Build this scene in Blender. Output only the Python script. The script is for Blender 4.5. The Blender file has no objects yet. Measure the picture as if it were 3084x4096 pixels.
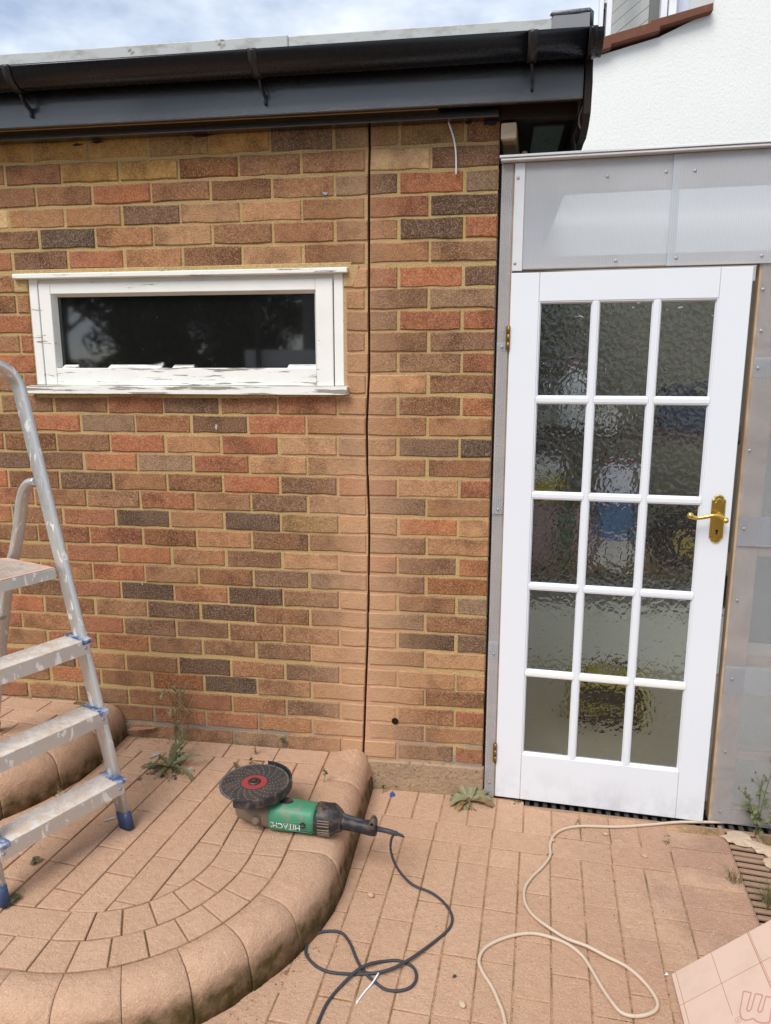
import bpy, bmesh, math, random
from mathutils import Vector, Matrix
PI = math.pi
rng = random.Random(7)
D = bpy.data
SC = bpy.context.scene
COL = SC.collection

# ------------------------------------------------------------------ camera, sky, sun, exposure
cam = D.objects.new('camera', D.cameras.new('camera'))
COL.objects.link(cam)
cam.location = (.0114, -2.6343, 1.5112)
cam.rotation_euler = (1.3787, 0, .1475)
cam.data.sensor_fit = 'VERTICAL'
cam.data.sensor_height = 36
cam.data.lens = 2918 / 4096 * 36
cam.data.clip_start = .02
cam.data.clip_end = 400
SC.camera = cam
SKYOFF = (-1.58, -2.38, -.62)
SUN_EL, SUN_AZ = math.radians(52), math.radians(205)      # azimuth clockwise from +Y
W = D.worlds.new('World'); SC.world = W; W.use_nodes = True
wn = W.node_tree; wl = wn.links
bg = wn.nodes['Background']
sky = wn.nodes.new('ShaderNodeTexSky'); sky.sky_type = 'NISHITA'; sky.sun_disc = False
sky.sun_elevation = SUN_EL; sky.sun_rotation = SUN_AZ; sky.air_density = 1.0; sky.dust_density = .6
tc = wn.nodes.new('ShaderNodeTexCoord'); mp = wn.nodes.new('ShaderNodeMapping')
mp.inputs['Scale'].default_value = (1.0, 1.0, 2.2); mp.inputs['Location'].default_value = SKYOFF
wl.new(tc.outputs['Generated'], mp.inputs[0])
cn = wn.nodes.new('ShaderNodeTexNoise'); cn.inputs['Scale'].default_value = 3.2; cn.inputs['Detail'].default_value = 7
cn.inputs['Roughness'].default_value = .55; wl.new(mp.outputs[0], cn.inputs['Vector'])
cr = wn.nodes.new('ShaderNodeValToRGB'); cr.color_ramp.elements[0].position = .34; cr.color_ramp.elements[1].position = .60
cr.color_ramp.elements[0].color = (.12, .12, .12, 1); cr.color_ramp.elements[1].color = (1, 1, 1, 1)
wl.new(cn.outputs['Fac'], cr.inputs[0])
cm = wn.nodes.new('ShaderNodeMix'); cm.data_type = 'RGBA'
cm.inputs[7].default_value = (6.3, 6.7, 7.3, 1)
wl.new(cr.outputs[0], cm.inputs[0]); wl.new(sky.outputs[0], cm.inputs[6]); wl.new(cm.outputs[2], bg.inputs[0])
bg.inputs[1].default_value = .10
sl = D.lights.new('sun', 'SUN'); sl.energy = 2.1; sl.angle = math.radians(32); sl.color = (1, .955, .89)
sun = D.objects.new('sun', sl); COL.objects.link(sun)
sdir = Vector((math.sin(SUN_AZ) * math.cos(SUN_EL), math.cos(SUN_AZ) * math.cos(SUN_EL), math.sin(SUN_EL)))
sun.rotation_euler = sdir.to_track_quat('Z', 'Y').to_euler(); sun.location = sdir * 30
vs = SC.view_settings; vs.view_transform = 'Standard'; vs.look = 'None'; vs.exposure = .74; vs.gamma = 1
vs.use_curve_mapping = False
SC.cycles.use_denoising = True
SC.cycles.max_bounces = 10; SC.cycles.transparent_max_bounces = 24; SC.cycles.transmission_bounces = 8
SC.cycles.caustics_refractive = True; SC.cycles.caustics_reflective = False

# ------------------------------------------------------------------ helpers
def S(r, g, b, k=1.0):
    f = lambda c: ((c / 255 + .055) / 1.055) ** 2.4 if c > 10 else c / 255 / 12.92
    return (f(r) * k, f(g) * k, f(b) * k, 1)

class MT:
    """small wrapper to write node materials"""
    def __init__(s, name, col=(.5, .5, .5, 1), rough=.6, spec=.5, metal=0):
        s.m = D.materials.new(name); s.m.use_nodes = True; s.nt = s.m.node_tree
        s.b = s.nt.nodes['Principled BSDF']; s.out = s.nt.nodes['Material Output']
        s.set('Base Color', col); s.set('Roughness', rough); s.set('Specular IOR Level', spec); s.set('Metallic', metal)
        s._p = None
    def set(s, k, v):
        if hasattr(v, 'is_output'): s.nt.links.new(v, s.b.inputs[k])
        else: s.b.inputs[k].default_value = v
    def n(s, t, **ins):
        nd = s.nt.nodes.new('ShaderNode' + t)
        for k, v in ins.items():
            if k in nd.inputs or k.isdigit():
                i = nd.inputs[int(k)] if k.isdigit() else nd.inputs[k]
                if hasattr(v, 'is_output'): s.nt.links.new(v, i)
                else: i.default_value = v
            else: setattr(nd, k, v)
        return nd
    def pos(s, scale=(1, 1, 1), loc=(0, 0, 0), obj=False):
        src = s.n('TexCoord').outputs['Object'] if obj else s.n('NewGeometry').outputs['Position']
        return s.n('Mapping', **{'0': src, 'Scale': scale, 'Location': loc}).outputs[0]
    def noise(s, scale, detail=4, rough=.55, vec=None, dist=0):
        return s.n('TexNoise', Vector=vec or s.pos(), Scale=scale, Detail=detail, Roughness=rough, Distortion=dist).outputs['Fac']
    def ramp(s, fac, a, b, ca=(0, 0, 0, 1), cb=(1, 1, 1, 1)):
        r = s.n('ValToRGB'); e = r.color_ramp.elements
        e[0].position = a; e[1].position = b; e[0].color = ca; e[1].color = cb
        s.nt.links.new(fac, r.inputs[0]); return r.outputs[0]
    def mix(s, fac, a, b, mode='MIX'):
        x = s.n('Mix', data_type='RGBA', blend_type=mode)
        for i, v in ((0, fac), (6, a), (7, b)):
            if hasattr(v, 'is_output'): s.nt.links.new(v, x.inputs[i])
            else: x.inputs[i].default_value = v
        return x.outputs[2]
    def math(s, op, a, b=0.0, c=0.0, clamp=False):
        return s.n('Math', **{'operation': op, 'use_clamp': clamp, '0': a, '1': b, '2': c}).outputs[0]
    def mr(s, v, a, b, c=0.0, d=1.0):
        return s.n('MapRange', **{'0': v, '1': a, '2': b, '3': c, '4': d}).outputs[0]
    def xyz(s):
        return s.n('SeparateXYZ', **{'0': s.n('NewGeometry').outputs['Position']}).outputs
    def bump(s, h, dist=.003, strength=.5, prev=None):
        b = s.n('Bump', Height=h, Distance=dist, Strength=strength)
        if prev: s.nt.links.new(prev, b.inputs['Normal'])
        s.set('Normal', b.outputs[0]); return b.outputs[0]
    def rnd(s): return s.n('ObjectInfo').outputs['Random']

def link(name, me, mat=None, parent=None, loc=None, rot=None, kind=None):
    o = D.objects.new(name, me); COL.objects.link(o)
    if mat is not None and me is not None:
        if not me.materials: me.materials.append(mat.m if isinstance(mat, MT) else mat)
    if parent is not None: o.parent = parent
    if loc is not None: o.location = loc
    if rot is not None: o.rotation_euler = rot
    if kind: o['kind'] = kind
    return o
def tag(o, label, cat=None, group=None, kind=None):
    o['label'] = label
    if cat: o['category'] = cat
    if group: o['group'] = group
    if kind: o['kind'] = kind
    return o
def thing(name, label, cat, loc=(0, 0, 0), rz=0.0, group=None, kind=None):
    o = D.objects.new(name, None); COL.objects.link(o); o.location = loc; o.rotation_euler = (0, 0, rz)
    o.empty_display_size = .05
    return tag(o, label, cat, group, kind)
def meshd(vs_, fs, name='m', smooth=False):
    me = D.meshes.new(name); me.from_pydata([tuple(v) for v in vs_], [], fs); me.update()
    if smooth:
        for p in me.polygons: p.use_smooth = True
    return me
class B:
    """collects geometry, then links it as one mesh"""
    def __init__(s): s.v = []; s.f = []; s.sm = []
    def add(s, vs_, fs, smooth=False):
        k = len(s.v); s.v += [tuple(v) for v in vs_]; s.f += [tuple(i + k for i in f) for f in fs]; s.sm += [smooth] * len(fs); return s
    def box(s, x0, x1, y0, y1, z0, z1, c=0.0, M=None):
        """box with chamfered edges"""
        bm = bmesh.new(); bmesh.ops.create_cube(bm, size=1)
        for v in bm.verts: v.co = Vector((x0 + (v.co.x + .5) * (x1 - x0), y0 + (v.co.y + .5) * (y1 - y0), z0 + (v.co.z + .5) * (z1 - z0)))
        if c: bmesh.ops.bevel(bm, geom=bm.edges[:], offset=c, segments=1, affect='EDGES')
        return s.bm(bm, M)
    def bm(s, bm, M=None, smooth=False):
        bmesh.ops.recalc_face_normals(bm, faces=bm.faces[:])
        bm.verts.index_update()
        s.add([(M @ v.co if M else v.co) for v in bm.verts], [[v.index for v in f.verts] for f in bm.faces], smooth); bm.free(); return s
    def prism(s, poly, O, u, v, n, h0, h1, c=0.0):
        """polygon (ccw seen from +n) extruded along n from h0 to h1, top edge chamfered by c"""
        O, u, v, n = map(Vector, (O, u, v, n)); N = len(poly)
        P = lambda p, h: O + u * p[0] + v * p[1] + n * h
        vs_ = [P(p, h0) for p in poly] + [P(p, h1 - c) for p in poly]
        fs = [(i, (i + 1) % N, N + (i + 1) % N, N + i) for i in range(N)] + [tuple(range(N - 1, -1, -1))]
        if c:
            ins = inset(poly, c); vs_ += [P(p, h1) for p in ins]
            fs += [(N + i, N + (i + 1) % N, 2 * N + (i + 1) % N, 2 * N + i) for i in range(N)] + [tuple(range(2 * N, 3 * N))]
        else: fs.append(tuple(range(N, 2 * N)))
        return s.add(vs_, fs)
    def sweep(s, path, prof, up=(0, 0, 1), closed=False, caps=True, smooth=True, scale=None):
        """profile (a,b) pairs swept along path; a along side = t x up, b along up'"""
        path = [Vector(p) for p in path]; n = len(path); m = len(prof); vs_ = []
        upv = Vector(up)
        for i, p in enumerate(path):
            a = path[i - 1] if (i or closed) else path[0]; b = path[(i + 1) % n] if (i < n - 1 or closed) else path[-1]
            t = (b - a).normalized(); sd = t.cross(upv)
            if sd.length < 1e-5: sd = t.cross(Vector((1, 0, 0)))
            sd.normalize(); u2 = sd.cross(t).normalized(); k = scale[i] if scale else 1
            vs_ += [p + sd * (q[0] * k) + u2 * (q[1] * k) for q in prof]
        fs = []
        for i in range(n if closed else n - 1):
            for j in range(m):
                a, b = i * m + j, i * m + (j + 1) % m; c, d = ((i + 1) % n) * m + (j + 1) % m, ((i + 1) % n) * m + j
                fs.append((a, d, c, b))
        s.add(vs_, fs, smooth)
        if caps and not closed:
            k = len(s.v) - len(vs_); s.f += [tuple(k + j for j in range(m)), tuple(k + (n - 1) * m + j for j in range(m - 1, -1, -1))]; s.sm += [False, False]
        return s
    def tube(s, path, r, seg=10, **k): return s.sweep(path, circ(r, seg), **k)
    def lathe(s, prof, O, ax, seg=24, smooth=True, sq=None):
        """prof: (h, r) along axis ax"""
        O = Vector(O); ax = Vector(ax).normalized(); u = ax.orthogonal().normalized(); w = ax.cross(u); vs_ = []
        for h, r in prof:
            for j in range(seg):
                a = 2 * PI * j / seg; vs_.append(O + ax * h + (u * math.cos(a) + w * math.sin(a)) * r)
        fs = [(i * seg + j, i * seg + (j + 1) % seg, (i + 1) * seg + (j + 1) % seg, (i + 1) * seg + j) for i in range(len(prof) - 1) for j in range(seg)]
        s.add(vs_, fs, smooth); k = len(s.v) - len(vs_)
        s.f += [tuple(k + j for j in range(seg - 1, -1, -1)), tuple(k + (len(prof) - 1) * seg + j for j in range(seg))]; s.sm += [False, False]
        return s
    def build(s, name, mat=None, parent=None, loc=None, rot=None, kind=None, wn_=False):
        me = D.meshes.new(name); me.from_pydata(s.v, [], s.f)
        for p, q in zip(me.polygons, s.sm): p.use_smooth = q
        bm = bmesh.new(); bm.from_mesh(me); bmesh.ops.recalc_face_normals(bm, faces=bm.faces[:]); bm.to_mesh(me); bm.free(); me.update()
        return link(name, me, mat, parent, loc, rot, kind)
def circ(r, n=10, ry=None): return [(r * math.cos(2 * PI * i / n), (ry or r) * math.sin(2 * PI * i / n)) for i in range(n)]
def rrect(w, h, r=.3, k=2):
    """rounded rectangle profile"""
    o = []; r = r * min(w, h)
    for cx, cy, a0 in ((w / 2 - r, h / 2 - r, 0), (-w / 2 + r, h / 2 - r, 90), (-w / 2 + r, -h / 2 + r, 180), (w / 2 - r, -h / 2 + r, 270)):
        for i in range(k + 1):
            a = math.radians(a0 + 90 * i / k); o.append((cx + r * math.cos(a), cy + r * math.sin(a)))
    return o
def area(p): return .5 * sum(p[i - 1][0] * p[i][1] - p[i][0] * p[i - 1][1] for i in range(len(p)))
def inset(poly, d):
    N = len(poly); out = []
    for i in range(N):
        p0, p1, p2 = Vector(poly[i - 1]), Vector(poly[i]), Vector(poly[(i + 1) % N])
        a, b = (p1 - p0), (p2 - p1)
        if a.length < 1e-7 or b.length < 1e-7: out.append(tuple(p1)); continue
        a.normalize(); b.normalize(); n = Vector((-a.y - b.y, a.x + b.x)); k = n.length
        if k < .2: out.append(tuple(p1)); continue
        n /= k; cs = max(.4, n.dot(Vector((-a.y, a.x)))); q = p1 + n * (d / cs); out.append((q.x, q.y))
    return out
def clip(poly, conv):
    """poly clipped by a convex ccw polygon"""
    out = list(poly)
    for i in range(len(conv)):
        a, b = conv[i - 1], conv[i]; inp = out; out = []
        sd = lambda p: (b[0] - a[0]) * (p[1] - a[1]) - (b[1] - a[1]) * (p[0] - a[0])
        for j in range(len(inp)):
            p, q = inp[j - 1], inp[j]; sp, sq_ = sd(p), sd(q)
            if (sp >= 0) != (sq_ >= 0):
                t = sp / (sp - sq_); out.append((p[0] + (q[0] - p[0]) * t, p[1] + (q[1] - p[1]) * t))
            if sq_ >= 0: out.append(q)
        if len(out) < 3: return []
    r = []
    for p in out:
        if not r or math.dist(p, r[-1]) > .004: r.append(p)
    if len(r) > 1 and math.dist(r[0], r[-1]) < .004: r.pop()
    return r if len(r) > 2 else []
def bez(pts, n=6):
    """Catmull-Rom through points"""
    pts = [Vector(p) for p in pts]; o = []
    for i in range(len(pts) - 1):
        p0, p1, p2, p3 = pts[max(i - 1, 0)], pts[i], pts[i + 1], pts[min(i + 2, len(pts) - 1)]
        for k in range(n):
            t = k / n
            o.append(.5 * ((2 * p1) + (p2 - p0) * t + (2 * p0 - 5 * p1 + 4 * p2 - p3) * t * t + (3 * p1 - p0 - 3 * p2 + p3) * t ** 3))
    return o + [pts[-1]]

G = -.132          # top of the lower paving
T1 = .010          # top of the first step
T2 = .152          # top of the upper step
KV = .90           # photo colour to base colour, upright faces
KH = .90           # the same for faces that look up
DUST = S(211, 175, 147, KH)

# ------------------------------------------------------------------ materials
def m_brick():
    m = MT('brick_face', rough=.93, spec=.2)
    oc = m.n('ObjectInfo').outputs['Color']; rd = m.rnd()
    off = m.n('CombineXYZ', **{'0': m.math('MULTIPLY', rd, 37.0), '1': rd, '2': m.math('MULTIPLY', rd, 11.0)}).outputs[0]
    v = m.n('VectorMath', operation='ADD', **{'0': m.n('NewGeometry').outputs['Position'], '1': off}).outputs[0]
    big = m.noise(9, 3, .5, v); mid = m.noise(46, 4, .6, v); fine = m.noise(210, 4, .75, v)
    dark = m.mix(1, oc, (.66, .62, .62, 1), 'MULTIPLY'); warm = m.mix(1, oc, (1.06, 1.0, .90, 1), 'MULTIPLY')
    c = m.mix(m.ramp(big, .50, .66), oc, dark); c = m.mix(m.ramp(big, .30, .42, (1, 1, 1, 1), (0, 0, 0, 1)), c, warm)
    c = m.mix(m.ramp(mid, .38, .70), c, m.mix(1, c, (.74, .71, .72, 1), 'MULTIPLY'))
    c = m.mix(m.math('MULTIPLY', m.ramp(fine, .50, .66), .75), c, m.mix(.6, c, S(226, 192, 160, KV)))
    c = m.mix(m.math('MULTIPLY', m.ramp(fine, .34, .48, (1, 1, 1, 1), (0, 0, 0, 1)), .75), c, m.mix(1, c, (.50, .45, .42, 1), 'MULTIPLY'))
    # brick dust thrown on the wall beside the saw cut, and pale film low down
    X = m.xyz(); dx = m.math('ABSOLUTE', m.math('ADD', X[0], .452))
    w = m.mr(X[2], 0, 2.3, .34, .10)
    d = m.math('SUBTRACT', 1.0, m.math('DIVIDE', dx, w), clamp=True)
    d = m.math('MULTIPLY', m.math('POWER', d, 1.1), m.mr(X[2], .2, 2.0, .92, .30))
    d = m.math('ADD', d, m.math('MULTIPLY', m.math('SUBTRACT', m.noise(24, 5, .6), .5), .5), clamp=True)
    d2 = m.math('MULTIPLY', m.mr(X[2], -.05, .28, .40, 0), m.ramp(m.noise(14, 4), .35, .65))
    d = m.math('MAXIMUM', m.math('MULTIPLY', d, m.mr(dx, .06, .40, 1, 0)), d2)
    c = m.mix(d, c, S(208, 166, 130, KV))
    m.set('Base Color', c)
    b = m.bump(m.math('ADD', m.math('MULTIPLY', fine, .6), m.noise(95, 5, .75, v)), .0050, 1.0)
    return m
def m_mortar():
    m = MT('mortar', rough=.95, spec=.15); X = m.xyz()
    c = m.mix(m.noise(7, 4), S(196, 167, 112, KV), S(172, 144, 92, KV))
    c = m.mix(m.math('MULTIPLY', m.ramp(m.noise(3.2, 5, .65), .48, .66), .6), c, S(156, 136, 98, KV))
    c = m.mix(m.ramp(m.noise(260, 3, .7), .45, .7), c, S(222, 196, 152, KV))
    c = m.mix(m.math('MULTIPLY', m.ramp(m.noise(190, 3, .7), .30, .42, (1, 1, 1, 1), (0, 0, 0, 1)), .8), c, S(110, 86, 52, KV))
    c = m.mix(m.math('MULTIPLY', m.mr(X[2], .08, .2, 1, 0), m.ramp(m.noise(9, 4), .4, .55)), c, S(150, 142, 130, KV))
    dx = m.math('ABSOLUTE', m.math('ADD', X[0], .452))
    d = m.math('SUBTRACT', 1.0, m.math('DIVIDE', dx, m.mr(X[2], 0, 2.3, .34, .08)), clamp=True)
    c = m.mix(m.math('MULTIPLY', d, m.mr(X[2], .2, 2.0, .95, .35)), c, S(208, 160, 130, KV))
    m.set('Base Color', c); m.bump(m.noise(170, 5, .7), .005, .9); return m
def m_paver(name, moss=False, base=DUST):
    m = MT(name, rough=.95, spec=.12); X = m.xyz(); rd = m.rnd()
    body = m.mix(rd, S(158, 126, 110, KH), S(182, 144, 122, KH))
    dust = m.mix(m.noise(4, 5, .65), base, S(200, 162, 134, KH))
    dust = m.mix(m.mr(rd, 0, 1, 0, .8), dust, m.mix(1, dust, (.88, .86, .84, 1), 'MULTIPLY'))
    dust = m.mix(m.math('MULTIPLY', m.ramp(m.noise(13, 6, .7), .52, .70), .38), dust, S(184, 148, 121, KH))
    # swept, greyer patch of paving towards the drain
    px = m.mr(X[0], .15, .75, .05, .95)
    n1 = m.ramp(m.math('ADD', m.noise(5.5, 5, .6), m.math('MULTIPLY', m.math('SUBTRACT', rd, .5), .2)), .30, .62)
    f = m.math('MULTIPLY', n1, px, clamp=True)
    c = m.mix(f, dust, body)
    c = m.mix(m.math('MULTIPLY', m.ramp(m.noise(40, 5, .65), .45, .75), .28), c, S(172, 128, 98, KH))
    c = m.mix(m.math('MULTIPLY', m.ramp(m.noise(240, 2, .7), .56, .70), .6), c, S(232, 204, 180, KH))
    c = m.mix(m.math('MULTIPLY', m.ramp(m.noise(200, 3, .75), .32, .42, (1, 1, 1, 1), (0, 0, 0, 1)), .55), c, S(128, 92, 70, KH))
    if moss:
        h = m.math('ADD', X[2], m.math('MULTIPLY', m.math('SUBTRACT', m.noise(16, 5, .65), .5), .07))
        g = m.mr(h, -.072, -.034, 1, 0) if moss == 1 else m.mr(h, .045, .10, 1, 0)
        grime = m.mix(m.noise(30, 5, .65), S(84, 74, 42, .62), S(124, 100, 64, .62))
        c = m.mix(m.math('MULTIPLY', g, m.mr(m.noise(22, 4), .3, .6, .6, 1.0)), c, grime)
    m.set('Base Color', c)
    m.bump(m.math('ADD', m.noise(260, 3, .7), m.math('MULTIPLY', m.noise(42, 6, .68), 2.4)), .0042, .85)
    return m
def m_bed(lt=0):
    m = MT('joint_sand_dusty' if lt else 'joint_sand', rough=.97, spec=.1)
    c = m.mix(m.ramp(m.noise(10, 5, .6), .40, .62), *((S(190, 150, 118, KH), S(146, 112, 82, KH)) if lt else (S(170, 130, 100, KH), S(116, 88, 62, KH))))
    c = m.mix(m.ramp(m.noise(6, 4, .6), .50, .64), c, S(112, 98, 58, KH))
    c = m.mix(m.ramp(m.noise(220, 3, .7), .5, .75), c, S(212, 176, 146, KH))
    m.set('Base Color', c); m.bump(m.noise(150, 5, .7), .006, .9); return m
def m_paint(name, col, rough=.4, grain=0, dirt=None, spec=.5, sc=(1, 1, 1), dk=.60):
    m = MT(name, col, rough, spec)
    n1 = m.noise(14, 4, .6, m.pos(sc))
    c = m.mix(m.math('MULTIPLY', m.ramp(n1, .45, .75), .6), col, tuple(x * .86 for x in col[:3]) + (1,))
    if dirt: c = m.mix(m.ramp(m.noise(30, 6, .65, m.pos(sc)), dk, dk + .14), c, dirt)
    m.set('Base Color', c)
    m.set('Roughness', m.mr(m.noise(60, 4), .2, .8, rough * .8, min(1, rough * 1.25)))
    if grain: m.bump(m.noise(grain, 4, .6, m.pos(sc)), .0015, .35)
    return m
def m_flaky(name, amount, sc=(3, 30, 30)):
    """old white gloss paint flaking off grey wood"""
    m = MT(name, rough=.6, spec=.35)
    wood = m.mix(m.noise(20, 5, .6, m.pos((2.5, 60, 60))), S(176, 168, 154, KV), S(120, 112, 100, KV))
    f = m.noise(1.0, 8, .68, m.pos(tuple(x * 1.7 for x in sc)))
    k = m.ramp(f, amount, amount + .03)
    white = m.mix(m.noise(12, 4), S(242, 242, 238, .92), S(228, 227, 220, .92))
    m.set('Base Color', m.mix(k, white, wood)); m.bump(m.math('SUBTRACT', m.math('MULTIPLY', f, .4), k), .0016, .8); return m
def m_timber(name, a, b):
    m = MT(name, rough=.8, spec=.2)
    g = m.noise(1.0, 6, .6, m.pos((3, 60, 6)), 1.2)
    m.set('Base Color', m.mix(m.ramp(g, .35, .68), a, b)); m.bump(g, .001, .4); return m
def m_alu():
    m = MT('aluminium', S(214, 216, 214, .9), .36, .5, 1.0)
    # pale paint splashes and dust
    k = m.ramp(m.noise(1.0, 6, .62, m.pos((38, 38, 16)), .4), .575, .60)
    k2 = m.math('MULTIPLY', m.ramp(m.noise(9, 4), .45, .7), .5)
    c = m.mix(k2, S(216, 218, 217, .9), S(206, 202, 192, .85))
    c = m.mix(k, c, S(242, 240, 236, .9))
    m.set('Base Color', c); m.set('Metallic', m.math('SUBTRACT', .70, m.math('MULTIPLY', m.math('MAXIMUM', k, k2), .66), clamp=True))
    m.set('Roughness', m.mr(m.noise(50, 4), .3, .7, .30, .5)); m.bump(k, .0008, .5); return m
def m_tread():
    m = MT('dusty_tread', rough=.75, spec=.3)
    c = m.mix(m.ramp(m.noise(1.0, 6, .65, m.pos((26, 26, 26)), .6), .42, .60), S(228, 222, 214, .85), S(216, 196, 178, .85))
    c = m.mix(m.ramp(m.noise(1, 5, .65, m.pos((60, 60, 60))), .60, .70), c, S(240, 236, 230, .85))
    m.set('Base Color', c); m.bump(m.noise(200, 3), .001, .5); return m
def m_poly(COV=.41, name='polycarbonate'):
    m = MT(name); nt = m.nt
    X = m.pos((1, 1, 1))
    wv = m.n('TexWave', wave_type='BANDS', bands_direction='X', Vector=m.pos((1, 1, .02)), Scale=46, Distortion=.4, **{'Detail': 1.0}).outputs['Fac']
    tr = m.n('BsdfTransparent', Color=(.97, .98, .99, 1)); tl = m.n('BsdfTranslucent', Color=(.89, .93, .98, 1)); df = m.n('BsdfDiffuse', Color=(.86, .90, .96, 1))
    gl = m.n('BsdfGlossy', Color=(1, 1, 1, 1), Roughness=.12)
    a = m.n('MixShader', **{'0': .68}); nt.links.new(tl.outputs[0], a.inputs[1]); nt.links.new(df.outputs[0], a.inputs[2])
    f = m.math('ADD', m.mr(wv, 0, 1, COV + .02, COV + .08), m.math('MULTIPLY', m.math('SUBTRACT', m.noise(5, 4, .6), .5), .12))
    b = m.n('MixShader', **{'0': f}); nt.links.new(tr.outputs[0], b.inputs[1]); nt.links.new(a.outputs[0], b.inputs[2])
    fr = m.n('Fresnel', IOR=1.35)
    c = m.n('MixShader', **{'0': m.math('MULTIPLY', fr.outputs[0], .7)}); nt.links.new(b.outputs[0], c.inputs[1]); nt.links.new(gl.outputs[0], c.inputs[2])
    bp = m.n('Bump', Height=wv, Distance=.001, Strength=.4); nt.links.new(bp.outputs[0], gl.inputs['Normal']); nt.links.new(bp.outputs[0], df.inputs['Normal'])
    nt.links.new(c.outputs[0], m.out.inputs[0]); return m
def m_window():
    m = MT('window_glass'); nt = m.nt
    tr = m.n('BsdfTransparent', Color=(.80, .84, .84, 1)); gl = m.n('BsdfGlossy', Color=(1, 1, 1, 1), Roughness=.035)
    sp = m.n('BsdfDiffuse', Color=(.55, .55, .53, 1))
    fr = m.n('Fresnel', IOR=1.52)
    a = m.n('MixShader', **{'0': m.math('MULTIPLY', fr.outputs[0], 1.5, clamp=True)}); nt.links.new(tr.outputs[0], a.inputs[1]); nt.links.new(gl.outputs[0], a.inputs[2])
    k = m.math('ADD', m.math('MULTIPLY', m.ramp(m.noise(150, 3, .8), .66, .74), .35), .012)
    b = m.n('MixShader', **{'0': k}); nt.links.new(a.outputs[0], b.inputs[1]); nt.links.new(sp.outputs[0], b.inputs[2])
    nt.links.new(b.outputs[0], m.out.inputs[0]); return m
def m_obscure():
    m = MT('obscure_glass', (.86, .90, .87, 1), .02, .5); m.set('Transmission Weight', 1.0); m.set('IOR', 1.40)
    v = m.pos((1, 1, .8))
    w = m.n('TexNoise', Vector=v, Scale=22.0, Detail=2.0).outputs['Color']
    vv = m.n('VectorMath', operation='ADD', **{'0': v, '1': m.n('VectorMath', operation='SCALE', **{'0': w, 'Scale': .03}).outputs[0]}).outputs[0]
    vo = m.n('TexVoronoi', feature='SMOOTH_F1', Vector=vv, Scale=58.0, Smoothness=.3).outputs['Distance']
    h = m.math('ADD', m.math('MULTIPLY', vo, 1.0), m.math('MULTIPLY', m.noise(34, 2, .5), .9))
    m.bump(h, .0070, .45); return m

M_brick = m_brick(); M_mortar = m_mortar()
M_paver = m_paver('dusty_paver'); M_kerb1 = m_paver('dusty_kerb', 1); M_kerb2 = m_paver('dusty_kerb_upper', 2)
M_bed = m_bed(); M_bed2 = m_bed(1); M_bed3 = m_paver('drifted_sand')
M_concrete = MT('rough_concrete', rough=.95, spec=.15)
_c = M_concrete.mix(M_concrete.noise(16, 5, .6), S(196, 166, 136, KV), S(150, 128, 104, KV))
_c = M_concrete.mix(M_concrete.ramp(M_concrete.noise(70, 4, .7), .30, .42, (1, 1, 1, 1), (0, 0, 0, 1)), _c, S(92, 76, 58, KV))
M_concrete.set('Base Color', _c); M_concrete.bump(M_concrete.noise(60, 6, .7), .012, .9)
M_gloss = m_paint('black_gloss_paint', (.005, .0055, .010, 1), .14, 60, None, 1.0, (2, 40, 40)); M_gloss.set('Coat Weight', .55); M_gloss.set('Coat IOR', 1.5); M_gloss.set('Coat Roughness', .10)
M_gutter = m_paint('black_gutter_plastic', (.006, .0065, .010, 1), .26, 0, None, .4)
M_bracket = m_paint('worn_bracket_plastic', (.014, .013, .015, 1), .4, 0, S(70, 60, 56, .5))
M_brownblack = m_paint('old_dark_stain', (.022, .014, .013, 1), .6, 40, S(70, 54, 44), .3, (6, 30, 30))
M_cream = m_paint('bare_soffit', S(170, 146, 100, KV), .8)
M_grp = MT('roof_edge_trim', rough=.6, spec=.3)
_c = M_grp.mix(M_grp.ramp(M_grp.noise(1, 6, .65, M_grp.pos((9, 9, 22))), .50, .70), S(206, 209, 208, .74), S(160, 158, 150, .74))
_c = M_grp.mix(M_grp.ramp(M_grp.noise(1, 6, .7, M_grp.pos((16, 16, 26), (3, 1, 2))), .60, .68), _c, S(120, 112, 96, KV)); M_grp.set('Base Color', _c)
M_render = MT('white_render', rough=.9, spec=.2)
_n = M_render.noise(1, 4, .6, M_render.pos((120, 120, 60)), .3)
M_render.set('Base Color', M_render.mix(M_render.noise(2.5, 5), S(246, 246, 244, .86), S(236, 236, 232, .86))); M_render.bump(_n, .006, .6)
M_patch = MT('smooth_white_patch', S(244, 244, 242, .86), .8)
M_tile = m_paint('clay_verge_tile', S(112, 72, 56, KV), .75, 60, S(140, 100, 74, KV), .25)
M_frame = m_flaky('flaking_frame_paint', .625); M_sill = m_flaky('flaking_sill_paint', .525, (2.2, 40, 40)); M_rail = m_flaky('flaking_rail_paint', .575, (2.5, 34, 34))
M_glass = m_window(); M_obs = m_obscure()
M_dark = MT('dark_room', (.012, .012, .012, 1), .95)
M_void = MT('dark_cavity', (.02, .014, .01, 1), 1.0, 0)
M_door = MT('white_door_paint', rough=.42, spec=.4)
_g = M_door.noise(1, 5, .6, M_door.pos((90, 90, 3)))
_c = M_door.mix(M_door.noise(3, 3), S(240, 244, 250, .82), S(232, 237, 244, .82))
_k = M_door.math('MULTIPLY', M_door.ramp(M_door.noise(1, 6, .65, M_door.pos((13, 13, 9))), .45, .68), M_door.mr(M_door.xyz()[2], -.13, .02, .30, 0))
_c = M_door.mix(_k, _c, S(112, 116, 122, .8))
_k2 = M_door.ramp(M_door.noise(1, 6, .7, M_door.pos((7, 7, 95))), .735, .75)
_c = M_door.mix(M_door.math('MULTIPLY', _k2, .6), _c, S(140, 132, 126, .8)); M_door.set('Base Color', _c); M_door.bump(_g, .0008, .35)
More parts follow.
